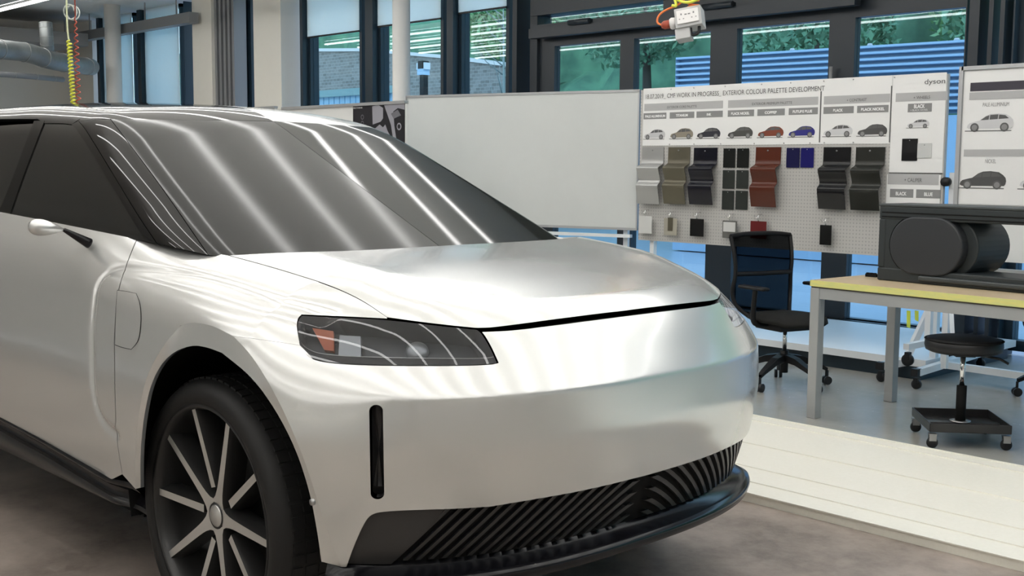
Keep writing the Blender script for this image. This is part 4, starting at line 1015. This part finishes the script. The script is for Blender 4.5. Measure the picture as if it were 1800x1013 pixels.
text('EXTERIOR PREMIUM PALETTE',(XZ(1322,200)[0],YP-.0062,Z2+.014),.026,'ink',PT,'printed_text',XZ(1392,200)[0]-XZ(1322,200)[0])
tz('+ CONTRAST',1488,1523,Z2+.014,.020,'ink',PT); tz('+ WHEELS',1605,1634,Z2+.014,.020,'ink',W1)
for (pa,pb),s_,(ta,tb) in zip(cells,['PALE ALUMINIUM','TITANIUM','INK','BLACK NICKEL','COPPER','FUTURE BLUE','BLACK','BLACK NICKEL'],[(1135,1170),(1189,1210),(1243,1251),(1286,1318),(1345,1367),(1394,1428),(1465,1482),(1514,1555)]): tz(s_,ta,tb,Z4+.014,.019,'inkwhite',PT,bold=.001)
cols=[('pc1',(.55,.55,.56)),('pc2',(.26,.23,.18)),('pc3',(.02,.02,.03)),('pc4',(.06,.06,.055)),('pc5',(.20,.045,.02)),('pc6',(.02,.02,.20)),('pc7',(.60,.60,.61)),('pc8',(.07,.07,.07))]
cl=[(1133,1170),(1179,1219),(1226,1267),(1280,1324),(1333,1378),(1387,1433),(1448,1499),(1508,1560)]
zc_=zz(1300,240)
for (pa,pb),(nm,c_) in zip(cl,cols):
    M_[nm]=mat('print_'+nm,c_,.6); xa,xb=XZ(pa,235)[0],XZ(pb,235)[0]; printed_car(PT,xa,1.665,xb-xa,nm,YP-.005)
xa,xb=XZ(1595,225)[0],XZ(1634,225)[0]; printed_car(W1,xa,1.715,xb-xa,'pc7',YP-.005)
bar(W1,1596,1638,zz(1617,182),zz(1617,197),'inkgrey','name_bar'); text('BLACK',(XZ(1607,190)[0],YP-.0062,zz(1617,190)),.034,'inkwhite',W1,'printed_text',XZ(1626,190)[0]-XZ(1607,190)[0],bold=.001); text('+ BLACK NICKEL',(XZ(1601,190)[0],YP-.0062,zz(1617,195)),.016,'inkwhite',W1,'printed_text',XZ(1632,190)[0]-XZ(1601,190)[0])
tz('dyson',1623,1659,2.0,.034,'ink',W1)
# caliper poster
bar(W2,1566,1656,zz(1610,305),zz(1610,325),'inklight'); tz('+ CALIPER',1595,1626,zz(1610,320),.026,'ink',W2)
for pa,pb,s_,ta,tb in((1565,1606,'BLACK',1575,1594),(1611,1654,'BLUE',1625,1640)):
    rectw(W2,XZ(pa,340)[0],zz(1610,333),XZ(pb,340)[0],zz(1610,348),'inkgrey','name_bar',.004); text(s_,(XZ(ta,340)[0],YP-.0062,zz(1610,344)),.032,'inkwhite',W2,'printed_text',XZ(tb,340)[0]-XZ(ta,340)[0],bold=.001)
# pins
b=MB()
for px in(1181,1221,1276,1340,1391,1449,1501,1573): p=XZ(px,150); b.lathe([(.005,-.006),(.002,0)],(p[0],YP-.004,2.055),'y',8)
for px in(1178,1221,1268,1327,1379,1425,1450,1501): p=XZ(px,250); b.lathe([(.005,-.006),(.002,0)],(p[0],YP-.004,1.622),'y',8)
b.build('pins','steel',PT)
# paint samples -----------------------------------------------------
def samplemat(nm,c,r=.2,metal=.0): M_[nm]=mat(nm,c,r,metal,spec=.35); return nm
SM=[('pale aluminium',samplemat('sample_pale_aluminium',(.42,.42,.41),.35,.5)),('titanium',samplemat('sample_titanium',(.13,.118,.085),.35,.4)),('ink',samplemat('sample_ink',(.008,.008,.014))),('copper',samplemat('sample_copper',(.085,.02,.010),.25)),('black',samplemat('sample_black',(.010,.010,.011),.1,0)),('black nickel',samplemat('sample_black_nickel',(.026,.027,.023),.25,.2))]
prof=[(.008,.0),(.010,-.115),(.018,-.128),(.075,-.150),(.080,-.165),(.050,-.235),(.048,-.262),(.078,-.285),(.082,-.298),(.060,-.40),(.052,-.435)]
def wavy(px0,px1,pytop,pybot,m,lab):
    xa=XZ(px0,pytop)[0]; xb=XZ(px1,pytop)[0]; zt_=XZ(px0,pytop)[1]; zb_=XZ(px0,pybot)[1]; k=(zt_-zb_)/.435
    P=smoothpoly([(d_,z_*k,0) for d_,z_ in prof],1); G=np.array([[(x,YP-d_,zt_+z_) for d_,z_,_ in P] for x in(xa,xb)]); G2=G+np.array([0,.004,0])
    b=MB(); b.grid(G); b.grid(G2,flip=True)
    for gi in(0,1): b.grid(np.array([G[gi],G2[gi]]),smooth=False)
    o=b.build('paint_sample',m,fixn=False); tag(o,lab,'paint sample','wavy paint sample panels'); MB().lathe([(.006,-.016),(.004,-.006)],((xa+xb)/2,YP,zt_-.025),'y',10).build('hook_pin','steel',o)
wavy(1130,1168,259,358,SM[0][1],'silver white wavy paint sample, leftmost on the pegboard')
wavy(1176,1214,259,358,SM[1][1],'khaki titanium wavy paint sample panel')
wavy(1221,1262,260,359,SM[2][1],'blue black wavy paint sample right of the khaki one')
wavy(1330,1374,259,363,SM[3][1],'copper brown wavy paint sample panel')
wavy(1449,1497,259,367,SM[4][1],'pure black wavy paint sample right of the blue chips')
wavy(1506,1557,259,369,SM[5][1],'dark grey wavy paint sample, rightmost on the pegboard')
def flat(px0,py0,px1,py1,m,lab,nm='colour_chip',dy=.006,grp='flat colour chips',par=None):
    p=XZ(px0,py0);q=XZ(px1,py1); o=MB().box((p[0],YP-dy-.004,q[1]),(q[0],YP-dy,p[1])).build(nm,m,bevel=.002); tag(o,lab,'colour chip',grp); MB().lathe([(.004,-.003),(.003,0)],((p[0]+q[0])/2,YP-dy-.004,p[1]-.012),'y',8).build('pin','steel',o); return o
gr=samplemat('chip_dark_green_grey',(.035,.040,.036),.35,.3); bk=samplemat('chip_black',(.006,.007,.006),.3,0); bl1=samplemat('chip_navy',(.004,.004,.05),.3,0); bl2=samplemat('chip_blue',(.006,.005,.11),.3,0)
cols_=['left','right']; rows_=['top','middle','bottom']
for r_,(ya,yb) in enumerate(((261,295),(299,332),(335,369))):
    for c_,(xa,xb) in enumerate(((1273,1293),(1297,1317))):
        flat(xa-r_*1.2,ya,xb-r_*1.2,yb,bk if r_==0 else gr,'%s %s chip of the block of six dark chips, %s'%(rows_[r_],cols_[c_],'black' if r_==0 else 'dark grey'))
flat(1384,260,1406,295,bl1,'navy blue chip, left of the two blue chips'); flat(1409,260,1431,295,bl2,'brighter blue chip, right of the two blue chips')
o=flat(1587,244,1613,283,SM[4][1],'glossy black chip on the wheels poster'); o=flat(1614,252,1638,278,samplemat('chip_pale',(.58,.59,.58),.4,.1),'pale grey chip beside the glossy black chip on the poster')
tags_=[(1130,379,1152,411,'white','blank white hanging tag, leftmost of the bottom row'),(1174,383,1196,414,'beige','beige hanging tag with a smaller chip on it'),(1220,384,1243,416,'black','black glossy tag hanging below the blue black sample'),(1277,387,1301,419,'grey','grey framed tag just left of the mesh chair back'),(1326,388,1353,420,'red','dark red tag hanging behind the mesh chair back'),(1448,395,1467,431,'black','narrow black tag on a bright hook right of the mesh chair')]
samplemat('tag_white',(.60,.60,.58),.5,0);samplemat('tag_beige',(.36,.34,.28),.5,0);samplemat('tag_black',(.008,.008,.008),.15,0);samplemat('tag_grey',(.16,.16,.15),.25,.3);samplemat('tag_red',(.14,.02,.02),.15,.2)
for xa,ya,xb,yb,m,lab in tags_:
    p=XZ(xa,ya);q=XZ(xb,yb); o=MB().box((p[0],YP-.05,q[1]),(q[0],YP-.044,p[1])).build('hanging_tag','tag_'+m,bevel=.002); tag(o,lab,'tag','hanging tags on hooks')
    cx=(p[0]+q[0])/2; hk=MB().tube([(cx,YP-.005,p[1]+.05),(cx,YP-.05,p[1]+.048),(cx,YP-.058,p[1]+.02),(cx,YP-.047,p[1]-.004)],.004,8); hk.tube([(cx-.07,YP-.006,p[1]+.035),(cx-.02,YP-.035,p[1]+.02)],.003,6); hk.build('hook','chrome',o)
    if m=='beige': MB().box((cx-.022,YP-.054,p[1]-.10),(cx+.026,YP-.050,p[1]+.005)).build('small_chip','sample_titanium',o)
    if m=='grey': MB().box((p[0]+.01,YP-.053,p[1]-.085),(q[0]-.01,YP-.050,p[1]-.012)).build('light_band','tag_white',o)
# right board
xa=PX(1689,200)[0]
RB=empty('poster_board','white poster board on a white wheeled stand at the right edge','poster board',(xa,YP,0))
def rb(b,nm,m,**k): return b.build(nm,m,RB,**k)
rb(MB().box((xa,YP-.005,.86),(-1.9,YP+.02,2.08)),'board_panel','white'); rb(MB().box((xa-.015,YP-.02,.85),(xa+.012,YP+.03,2.10)).box((xa,YP-.02,2.075),(-1.9,YP+.03,2.10)).box((xa,YP-.03,.79),(-1.9,YP+.02,.815)),'frame','alu')
RP=MB().box((xa+.02,YP-.010,1.22),(-2.0,YP-.006,2.065)).build('vehicle_poster','poster'); tag(RP,'white poster with a silver car above a dark car on the right board','poster')
z=lambda px,py: PX(px,py)[2]
Xr=lambda px: PX(px,200)[0]
for pa,pyt,pyb,m in((1705,146,161,'inkdark'),(1704,163,176,'inklight')): MB().box((Xr(pa),YP-.0125,z(1705,pyb)),(-2.05,YP-.0105,z(1705,pyt))).build('heading_bar',m,RP)
MB().box((Xr(1699),YP-.0125,z(1700,275)),(-2.05,YP-.0105,z(1700,263))).build('heading_bar','inklight',RP)
text('PALE ALUMINIUM',(Xr(1728),YP-.0125,z(1750,187)),.034,'inkgrey',RP,'printed_text',Xr(1774)-Xr(1728)); text('NICKEL',(Xr(1737),YP-.0125,z(1745,287)),.036,'inkgrey',RP,'printed_text',Xr(1756)-Xr(1737))
printed_car(RP,Xr(1702),z(1740,230),Xr(1784)-Xr(1702),'pc7',YP-.011); printed_car(RP,Xr(1694),z(1735,331),Xr(1776)-Xr(1694),'pc8',YP-.011)
printed_car(RP,Xr(1800),z(1735,331),Xr(1776)-Xr(1694),'pc7',YP-.011)
# stand of the right board
xs_=PX(1674,300,YP+.03)[0]
rb(MB().box((xs_-.018,YP+.03,.12),(xs_+.018,YP+.066,1.42)),'upright','whitesteel'); rb(MB().lathe([(.03,-.04),(.03,.0)],(xs_-.03,YP+.03,1.36),'y',16),'clamp_knob','black_plastic')
Q=lambda px,py,zz=.11: onz(px,py,zz)
A0,A1=Q(1550,643),Q(1640,628); F0=Q(1612,655); F1=Q(1612,655)+(Q(1690,631)-Q(1612,655))*1.5; H0,H1=Q(1652,640),Q(1800,661); H1=H0+(H1-H0)*1.6
rb(MB().beam(A0,A1,.05).beam(F0,F1,.045).beam(H0,H1,.045),'base_bars','whitesteel')
D0=Q(1592,633,.13); yD=D0[1]; vA=Q(1641,636,.12); vB=Q(1658,640,.12)
rb(MB().beam(D0,ony(1638,535,yD+.15),.04).beam(vA,vA+[0,0,1.0],.045).beam(vB,vB+[0,0,1.0],.03).beam(Q(1675,606,.35),vB+[0,0,.75],.025),'brace','whitesteel')
rb(MB().box((A0[0]-.03,A0[1]-.03,.085),(A0[0]+.02,A0[1]+.02,.135)),'end_cap','black_plastic'); rb(MB().box((F0[0]-.03,F0[1]-.03,.085),(F0[0]+.02,F0[1]+.02,.135)),'end_cap','black_plastic')
castors([tuple(A0[:2]),tuple(F0[:2]),tuple(F1[:2]),tuple(H1[:2])],RB,.032)
rb(MB().box((-4.05,7.95,.09),(-4.0,7.99,.13)),'end_cap','black_plastic'); rb(MB().box((-3.745,7.58,.08),(-3.70,7.62,.125)),'end_cap','black_plastic')
tp=MB()
for q in(0,.05): p=ony(1594+q*280,546,7.9); tp.add([p,p+[.03,0,0],p+[.028,.01,-.13+q],p+[.0,.01,-.12+q]],[(0,1,2,3)])
    
tpo=tp.build('warning_tape','cableY'); md=tpo.modifiers.new('s','SOLIDIFY'); md.thickness=.002; tag(tpo,'two yellow tape ends hanging below the table top beside the white stand','tape')
# boards further left, behind the roof
YL=5.86
xq0,xq1=ony(496,190,YL)[0],ony(713,180,YL)[0]
B1=MB().box((xq0,YL,.95),(xq1,YL+.02,1.935)).build('pin_board','white'); tag(B1,'white board with a dark close-up photograph print, seen over the silver roof','board')
MB().box((xq0,YL-.012,1.93),(xq1,YL+.03,1.955)).build('frame','alu',B1)
f=MB(); 
for q in(xq0+.15,xq1-.15): f.box((q-.02,YL+.02,.1),(q+.02,YL+.06,1.9)); f.box((q-.02,YL-.2,.06),(q+.02,YL+.3,.10)); castors([(q,YL-.18),(q,YL+.28)],B1,.03)
f.build('stand','whitesteel',B1)
B2=MB().box((xq0-1.6,YL,.95),(xq0-.12,YL+.02,1.955)).build('pin_board','white'); tag(B2,'white board edge just visible above the car roof, left of the photograph board','board'); MB().box((xq0-1.6,YL-.012,1.95),(xq0-.12,YL+.03,1.97)).build('frame','alu',B2)
f=MB()
for q in(xq0-1.45,xq0-.27): f.box((q-.02,YL+.02,.1),(q+.02,YL+.06,1.9)); f.box((q-.02,YL-.2,.06),(q+.02,YL+.3,.10)); castors([(q,YL-.18),(q,YL+.28)],B2,.03)
f.build('stand','whitesteel',B2)
XL_=lambda px,py: (ony(px,py,YL)[0],ony(px,py,YL)[2])
def lpoly(par,pts,m,nm,dy): MB().prism([(XL_(a,c)[0],YL-dy,XL_(a,c)[1]) for a,c in pts],(0,-.0008,0)).build(nm,m,par)
PH=MB().prism([(XL_(a,c)[0],YL-.001,XL_(a,c)[1]) for a,c in((621,187),(712,181),(712,330),(621,330))],(0,-.002,0)).build('photo_print',mat('photo_dark',(.02,.02,.025),.3)); tag(PH,'dark photograph print of machined metal parts pinned beside the blank whiteboard','photo print')
M_['ph1']=mat('photo_silver',(.30,.30,.34),.4); M_['ph2']=mat('photo_grey',(.16,.16,.18),.4)
lpoly(PH,[(655,187),(665,184),(674,190),(674,208),(670,214),(656,219)],'ph1','printed_block',.004)
lpoly(PH,[(676,185),(712,182),(712,193),(700,190),(692,196),(694,222),(698,248),(692,245),(688,220),(682,202)],'ph1','printed_arc',.004)
lpoly(PH,[(688,200),(700,193),(706,203),(693,209)],'ph2','printed_arc',.005)
lpoly(PH,[(660,226),(668,219),(674,224),(678,219),(682,230),(686,238),(680,240)],'ph1','printed_block',.004)
text('RE:THINK',(XL_(622,192)[0],YL-.005,XL_(622,191.5)[1]),.018,'inkwhite',PH,'printed_text',XL_(638,190)[0]-XL_(622,190)[0])
for cx,cy,r,m in((637,206,4.5,'ph2'),(637,217,4.5,'ph2'),(701.5,222.5,6.5,'ph1')):
    c=ony(cx,cy,YL-.005); rr=r/F*((c-CAM)@fw); t=np.linspace(0,2*math.pi,28); b=MB().grid(np.array([[(c[0]+q*math.cos(a),YL-.0055,c[2]+q*math.sin(a)) for a in t] for q in(rr,rr*.62)]),smooth=False); b.build('printed_ring',m,PH)
# ------------------------------------------------------------------ table and case
T0=onz(1424,492,.806); td=onz(1800,528.5,.806)-T0; td/=np.linalg.norm(td); tn=np.array([-td[1],td[0],0]); ta=math.atan2(td[1],td[0])
TB=empty('work_table','grey steel table with plywood top and yellow edge, at the right','table',(T0[0],T0[1],0),ta)
TL,TW=2.2,.86
loc(MB().box((0.004,.004,.778),(TL,TW,.806)),'tabletop','plytop',TB); loc(MB().box((0,0,.770),(TL+.004,.004,.8045)).box((0,0,.770),(.004,TW,.8045)),'edge_band','yellow',TB); loc(MB().box((.006,.006,.762),(TL,TW,.7775)),'under_layer','bark',TB)
loc(MB().box((.01,.012,.70),(TL-.01,.052,.762)).box((.01,TW-.052,.70),(TL-.01,TW-.012,.762)).box((.01,.012,.70),(.05,TW-.012,.762)).box((TL-.05,.012,.70),(TL-.01,TW-.012,.762)),'apron','tablesteel',TB)
for x_,y_ in((.0,.006),(TL-.072,.012),(.0,TW-.072),(TL-.072,TW-.072)): loc(MB().box((x_,y_,0),(x_+.06,y_+.06,.762)),'leg','tablesteel',TB,bevel=.004)
# case on the table
k0=onz(1541,492,.806)
ca=ta
CS=empty('equipment_case','dark grey case with an oval pod and open handle slot, standing on the table','case',(k0[0],k0[1],.8065),ca-.02)
CW=1.5; hgt=.40; dpt=.30
c0=PX(1543,492,k0[1]); c1=ony(1549,358,k0[1]); hgt=c1[2]-.806
sc_=((k0-CAM)@fw)/F     # metres per pixel near the case
ov=dict(cx=69*sc_/.74,cz=hgt*.48,rx=51*sc_/.74,rz=hgt*.37)
b=MB(); 
# front plate with oval cut and long slot, built as ring of quads
def stadium(cx,cz,hx,hz,n=14):
    pts=[];r=hz
    for a in np.linspace(-math.pi/2,math.pi/2,n): pts.append((cx+hx-r+r*math.cos(a),cz+r*math.sin(a)))
    for a in np.linspace(math.pi/2,3*math.pi/2,n): pts.append((cx-hx+r+r*math.cos(a),cz+r*math.sin(a)))
    return pts
x_pod1=ov['cx']+ov['rx']
top_h=hgt*.20; bot_h=hgt*.17
b.box((0,0,hgt-top_h),(CW,dpt,hgt-.012)).box((0,0,0),(CW,dpt,bot_h)).box((0,0,bot_h-.001),(.045,dpt,hgt-top_h+.001))
loc(b,'case_body','casegrey',CS,bevel=.008)
# corner fillets around the oval
st=stadium(ov['cx'],ov['cz'],ov['rx']*1.04,ov['rz']*1.04,14)
left=[p for p in st if p[0]<=ov['cx']]
left=sorted(left,key=lambda p:math.atan2(p[1]-ov['cz'],-(p[0]-ov['cx'])))
poly=[]
b=MB()
for (p,q) in zip(left[:-1],left[1:]):
    def outp(p): 
        return (.02,p[1])
    v=[(p[0],.004,p[1]),(q[0],.004,q[1]),(.02,.004,q[1]),(.02,.004,p[1])]
    b.prism(v,(0,dpt-.02,0))
for sgn in(1,-1):
    zz_=ov['cz']+sgn*ov['rz']*1.04; ze=hgt-top_h+.002 if sgn>0 else bot_h-.002
    b.box((.02,.004,min(zz_,ze)),(ov['cx'],dpt-.016,max(zz_,ze)))
loc(b,'pod_surround','casegrey',CS)
b=MB(); b.box((-.004,-.004,hgt-.014),(CW+.004,dpt+.004,hgt)); loc(b,'lid','caselight',CS,bevel=.005)
b=MB().box((.02,-.004,hgt-top_h+.012),(CW,0,hgt-top_h+.018)).box((.02,-.004,hgt-top_h+.036),(CW,0,hgt-top_h+.042)); loc(b,'trim_groove','matte_black',CS)
ps=[(x,-.012,z) for x,z in stadium(ov['cx'],ov['cz'],ov['rx'],ov['rz'],20)]
b=MB().prism(ps,(0,dpt*.98,0)); 
for p_ in(): pass
loc(b,'oval_pod','podgrey',CS,bevel=.01)
b=MB().prism([(x+.0,.05,z) for x,z in stadium(ov['cx']+.06,ov['cz'],ov['rx']*1.0,ov['rz']*1.0,20)],(0,dpt*1.1,0)); loc(b,'rear_cylinder','casegrey',CS,bevel=.01)
b=MB().box((ov['cx']-.03,-.02,bot_h*.25),(CW,.004,bot_h*.62)); loc(b,'lower_rail','caselight',CS,bevel=.008)
p=onz(1532,487,.8065); b=MB().box((p[0]-.035,p[1]-.012,.807),(p[0]+.035,p[1]+.018,.825)); 
for q in range(3): b.lathe([(.012,0),(.010,.006)],(p[0]-.024+q*.022,p[1],.825),'z',12)
tag(b.build('cable_connector','matte_black'),'small black connector on the table left of the dark case','connector')
# ------------------------------------------------------------------ chairs
def arc(pts,it=3): return smoothpoly(pts,it)
def office_chair(x,y,rz,lab):
    """faces local +Y"""
    R=empty('office_chair',lab,'office chair',(x,y,0),rz,'black office chairs'); hs=.47
    # seat cushion
    b=MB(); n=24; rows_=[]
    for r,zz_ in((.0,.485),(.12,.487),(.2,.483),(.235,.470),(.24,.452),(.22,.435),(.0,.43)):
        rows_.append([(r*(abs(math.cos(a))**.75)*np.sign(math.cos(a)),.02+r*(abs(math.sin(a))**.75)*np.sign(math.sin(a)),zz_-(.02 if math.sin(a)>.7 and r>.19 else 0)) for a in np.linspace(0,2*math.pi,n+1)])
    b.grid(np.array(rows_)); loc(b,'seat','fabric',R)
    # back frame: uprights curve
    zp=[(.45,-.16),(.52,-.235),(.62,-.255),(.72,-.235),(.84,-.235),(.985,-.275)]
    wz=[.17,.235,.255,.235,.245,.255]
    Lp=arc([(-w,yy,zz_) for (zz_,yy),w in zip(zp,wz)]); Rp=Lp*[-1,1,1]; b=MB().tube(Lp,.014,10).tube(Rp,.014,10); b.tube(arc([Lp[-1],(-.14,-.285,1.0),(.14,-.285,1.0),Rp[-1]]),.016,10); b.tube(arc([(-.235,-.235,.735),(0,-.25,.73),(.235,-.235,.735)]),.016,10); b.tube(arc([(-.16,-.19,.47),(0,-.20,.46),(.16,-.19,.47)]),.014,10); loc(b,'back_frame','chairblack',R)
    G=np.array([[l*(1-w)+r*w+[0,-.012*math.sin(math.pi*w),0] for w in np.linspace(0,1,9)] for l,r in zip(Lp[6:],Rp[6:])]); loc(MB().grid(G),'mesh_back','chairmesh',R)
    for s in(-1,1):
        b=MB().tube(arc([(s*.12,-.02,.42),(s*.26,-.01,.42),(s*.275,.0,.50),(s*.275,.02,.66)],3),.017,10); loc(b,'arm_support','chairblack',R)
        b=MB().box((s*.275-.03,-.13,.655),(s*.275+.03,.13,.678)); loc(b,'armrest','chairblack',R,bevel=.01)
    b=MB().box((-.14,-.14,.38),(.14,.12,.43)).beam((0,-.10,.41),(0,-.20,.47),.06,.03).beam((-.2,-.05,.42),(.2,-.05,.42),.03); loc(b,'tilt_mechanism','chairblack',R,bevel=.008)
    loc(MB().tube([(0,0,.40),(0,0,.24)],.014,16),'gas_column','chrome',R); loc(MB().lathe([(.026,.09),(.028,.235),(.02,.24)],(0,0,0),'z',20),'column_shroud','chairblack',R)
    for k in range(5):
        a=math.radians(72*k+20); d=np.array([math.cos(a),math.sin(a),0]); b=MB(); q=np.array([-d[1],d[0],0])
        P=[np.array([0,0,.20])+d*.02,np.array([0,0,.185])+d*.12,np.array([0,0,.13])+d*.26,np.array([0,0,.105])+d*.31]
        V=[]; 
        for p_,w,h_ in zip(P,(.03,.026,.018,.014),(.035,.03,.02,.016)): V.append([p_+q*w+[0,0,h_/2],p_-q*w+[0,0,h_/2],p_-q*w*.8-[0,0,h_],p_+q*w*.8-[0,0,h_],p_+q*w+[0,0,h_/2]])
        b.grid(np.array(V),smooth=False); loc(b,'base_leg','chairblack',R)
        e=d*.31; b=MB(); 
        for s in(-1,1): 
            c=e+q*s*.016; t=np.linspace(0,2*math.pi,18,endpoint=False)
            b.prism([c-q*.009+np.array([d[0]*.028*math.cos(u)*1.0,d[1]*.028*math.cos(u),.028+.028*math.sin(u)]) for u in t],q*.018)
        b.beam(e+[0,0,.05],e+[0,0,.095],.016); loc(b,'castor','black_plastic',R)
    return R
cc=onz(1377,678,0.0)
office_chair(cc[0],cc[1],math.radians(-90-16),'black mesh-back office chair between the car and the steel table')
office_chair(-2.86,7.62,math.radians(200),'black office chair mostly cut off by the right edge, beyond the stool')
# stool
sc0=onz(1696,762,.0); sc0=np.array([-2.775,5.95,0])
ST=empty('rolling_stool','round black padded rolling stool on a square tool tray with castors','stool',(sc0[0],sc0[1],0),math.radians(40))
loc(MB().lathe([(.02,.485),(.17,.482),(.192,.492),(.198,.515),(.196,.54),(.186,.553),(.17,.557),(.0005,.560)],(0,0,0),'z',48),'seat_cushion','vinyl',ST)
loc(MB().lathe([(.197,.545),(.200,.548),(.197,.551)],(0,0,0),'z',48),'piping','matte_black',ST)
loc(MB().tube([(0,0,.49),(0,0,.28)],.014,18),'gas_piston','chrome',ST); loc(MB().lathe([(.026,.09),(.026,.30),(.018,.302)],(0,0,0),'z',24),'column','matte_black',ST); loc(MB().box((-.05,-.05,.46),(.05,.05,.485)),'seat_plate','black_plastic',ST)
loc(MB().tube([(.03,-.02,.475),(.16,-.09,.462),(.2,-.11,.44)],.007,8),'lever','black_plastic',ST)
s_=.205
b=MB().box((-s_,-s_,.088),(s_,s_,.094))
for q in((-s_,-s_,s_,-s_+.008),(-s_,s_-.008,s_,s_),(-s_,-s_,-s_+.008,s_),(s_-.008,-s_,s_,s_)): b.box((q[0],q[1],.088),(q[2],q[3],.135))
b.box((-s_,-.03,.094),(s_,.03,.105)); loc(b,'tool_tray','sat_black',ST,bevel=.004); loc(MB().lathe([(.05,.105),(.055,.112),(.03,.114)],(0,0,0),'z',28),'collar_ring','steel',ST)
for q in((-1,-1),(1,-1),(1,1),(-1,1)):
    x_,y_=q[0]*(s_-.02),q[1]*(s_-.02); b=MB(); b.lathe([(.012,-.011),(.027,-.011),(.03,0),(.027,.011),(.012,.011)],(x_,y_,.030),'y',22); o=loc(b,'castor','black_plastic',ST); o2=MB().box((x_-.018,y_-.017,.04),(x_+.018,y_-.013,.075)).box((x_-.018,y_+.013,.04),(x_+.018,y_+.017,.075)).box((x_-.02,y_-.017,.072),(x_+.02,y_+.017,.078)).build('castor_fork','steel'); o2.parent=o
lf=MB().box((sc0[0]+.12,sc0[1]-.06,.096),(sc0[0]+.19,sc0[1]+.0,.103)).build('cleaning_cloth',mat('rust_cloth',(.30,.12,.06),.8),bevel=.004); tag(lf,'crumpled rust brown cloth lying in the stool tray','cloth')
# ------------------------------------------------------------------ hanging socket box and cords
dS=6.6; cS=at_depth(1213,34,dS)
SB=empty('socket_box','grey hanging socket box with white double outlet and orange plug, above the doors','socket box',tuple(cS),math.radians(28))
SB.rotation_euler=(math.radians(-8),math.radians(-9),math.radians(28))
hx,hy,hz_=.075,.065,.055
loc(MB().box((-hx,-hy,-hz_),(hx,hy,hz_)),'enclosure','sockgrey',SB,bevel=.004)
o=loc(MB().box((-.062,-hy-.012,-.038),(.062,-hy,.038)),'faceplate','sockwhite',SB,bevel=.003)
b=MB()
for cx in(-.035,.035):
    b.box((cx-.004,-hy-.0125,.010),(cx+.004,-hy-.0115,.020)); b.box((cx-.015,-hy-.0125,-.014),(cx-.008,-hy-.0115,-.009)); b.box((cx+.008,-hy-.0125,-.014),(cx+.015,-hy-.0115,-.009))
b.box((-.016,-hy-.0135,.008),(-.003,-hy-.0115,.014)).box((.003,-hy-.0135,.008),(.016,-hy-.0115,.014)); loc(b,'socket_hole','inkgrey',SB)
loc(MB().lathe([(.03,0),(.034,-.03),(.028,-.04)],(-hx,0.0,-.005),'x',24),'side_socket','sockwhite',SB); loc(MB().lathe([(.024,-.04),(.024,-.075),(.014,-.09)],(-hx,0,-.005),'x',20),'plug',mat('plug_red',(.35,.06,.03),.4),SB)
loc(MB().box((-hx-.01,-.05,-hz_-.06),(.0,.05,-hz_)),'lower_enclosure','sockgrey',SB,bevel=.004)
loc(MB().tube(arc([(0.0,-.02,-hz_),(.0,-.02,-hz_-.045),(.045,-.02,-hz_-.04),(.05,-.02,-hz_)]),.009,10),'hook','black_plastic',SB)
loc(MB().tube(arc([(-hx-.085,0,-.005),(-hx-.12,0,.02),(-hx-.09,0,.075),(-.03,0,.10),(.0,0,.16)]),.006,8),'orange_lead','cableO',SB)
def worldtube(nm,pts,r,m,lab,cat='cable'): o=MB().tube(arc(pts),r,10).build(nm,m); tag(o,lab,cat); return o
top=cS+[0,0,.08]
def coil(a,b_,rad,turns,r,n=14):
    a=np.array(a);b_=np.array(b_);d=b_-a;L=np.linalg.norm(d);d/=L;e=np.cross(d,[0,1,0]);e/=np.linalg.norm(e);f=np.cross(d,e);t=np.linspace(0,1,turns*n)
    rad_=rad if not callable(rad) else np.array([rad(x) for x in t])[:,None]
    return a+d*L*t[:,None]+(rad_*np.cos(2*math.pi*turns*t)[:,None])*e+(rad_*np.sin(2*math.pi*turns*t)[:,None])*f
o=MB().tube(coil(top+[.02,0,-.02],[top[0]+.02,top[1],CEIL],.03,60,.006),.0065,8).build('coiled_cord','cableO'); tag(o,'orange coiled cord hanging down to the grey socket box','cord','coiled cords')
worldtube('air_hose',[top+[-.09,0,.5],top+[-.14,-.02,.12],top+[-.05,-.05,-.01],top+[-.09,-.05,.0]],.008,'cableY','yellow air hose end curling left above the socket box','hose')
worldtube('air_hose',[top+[.35,0,.6],top+[.27,0,.12],top+[.12,-.05,.02],top+[0,-.05,.0],top+[-.12,-.03,.06],top+[-.16,0,.5]],.008,'cableY','yellow air hose looping right above the socket box','hose')
dC=10.
a=at_depth(121.5,72,dC); b_=at_depth(129,182,dC); b_=b_+(b_-a)*.35
o=MB().tube(coil(a,b_,.018,24,.006),.007,8).build('coiled_cord','cableY'); tag(o,'bright yellow coiled hose hanging at far left behind the car roof','hose','coiled cords')
MB().tube(arc([at_depth(119,0,dC)*[1,1,0]+[0,0,CEIL],at_depth(117,8,dC),at_depth(118,45,dC),at_depth(120,66,dC),a]),.008,8).build('hose_lead',mat('pale_yellow',(.62,.66,.42),.4),o)
a=at_depth(132.5,30,dC); b_=at_depth(138,182,dC); b_=b_+(b_-a)*.25
o=MB().tube(coil(a,b_,lambda t:.006+.013*min(1,t*3),17,.006),.0055,8).build('coiled_cord','cableR'); tag(o,'dull red coiled cord hanging beside the yellow coiled hose','cord','coiled cords')
MB().tube([a*[1,1,0]+[0,0,CEIL],a],.006,8).build('cord_lead','cableR',o)
t=np.linspace(0,2*math.pi*2.2,60); c=at_depth(120,20,dC); P=[c+rt*.05*math.cos(q)+np.array([0,0,.06])*math.sin(q)+fh*.01*q for q in t]; o=MB().tube(P,.006,8).build('hose_loop','hose'); tag(o,'loose clear hose loop under the ceiling above the coiled cords','hose')
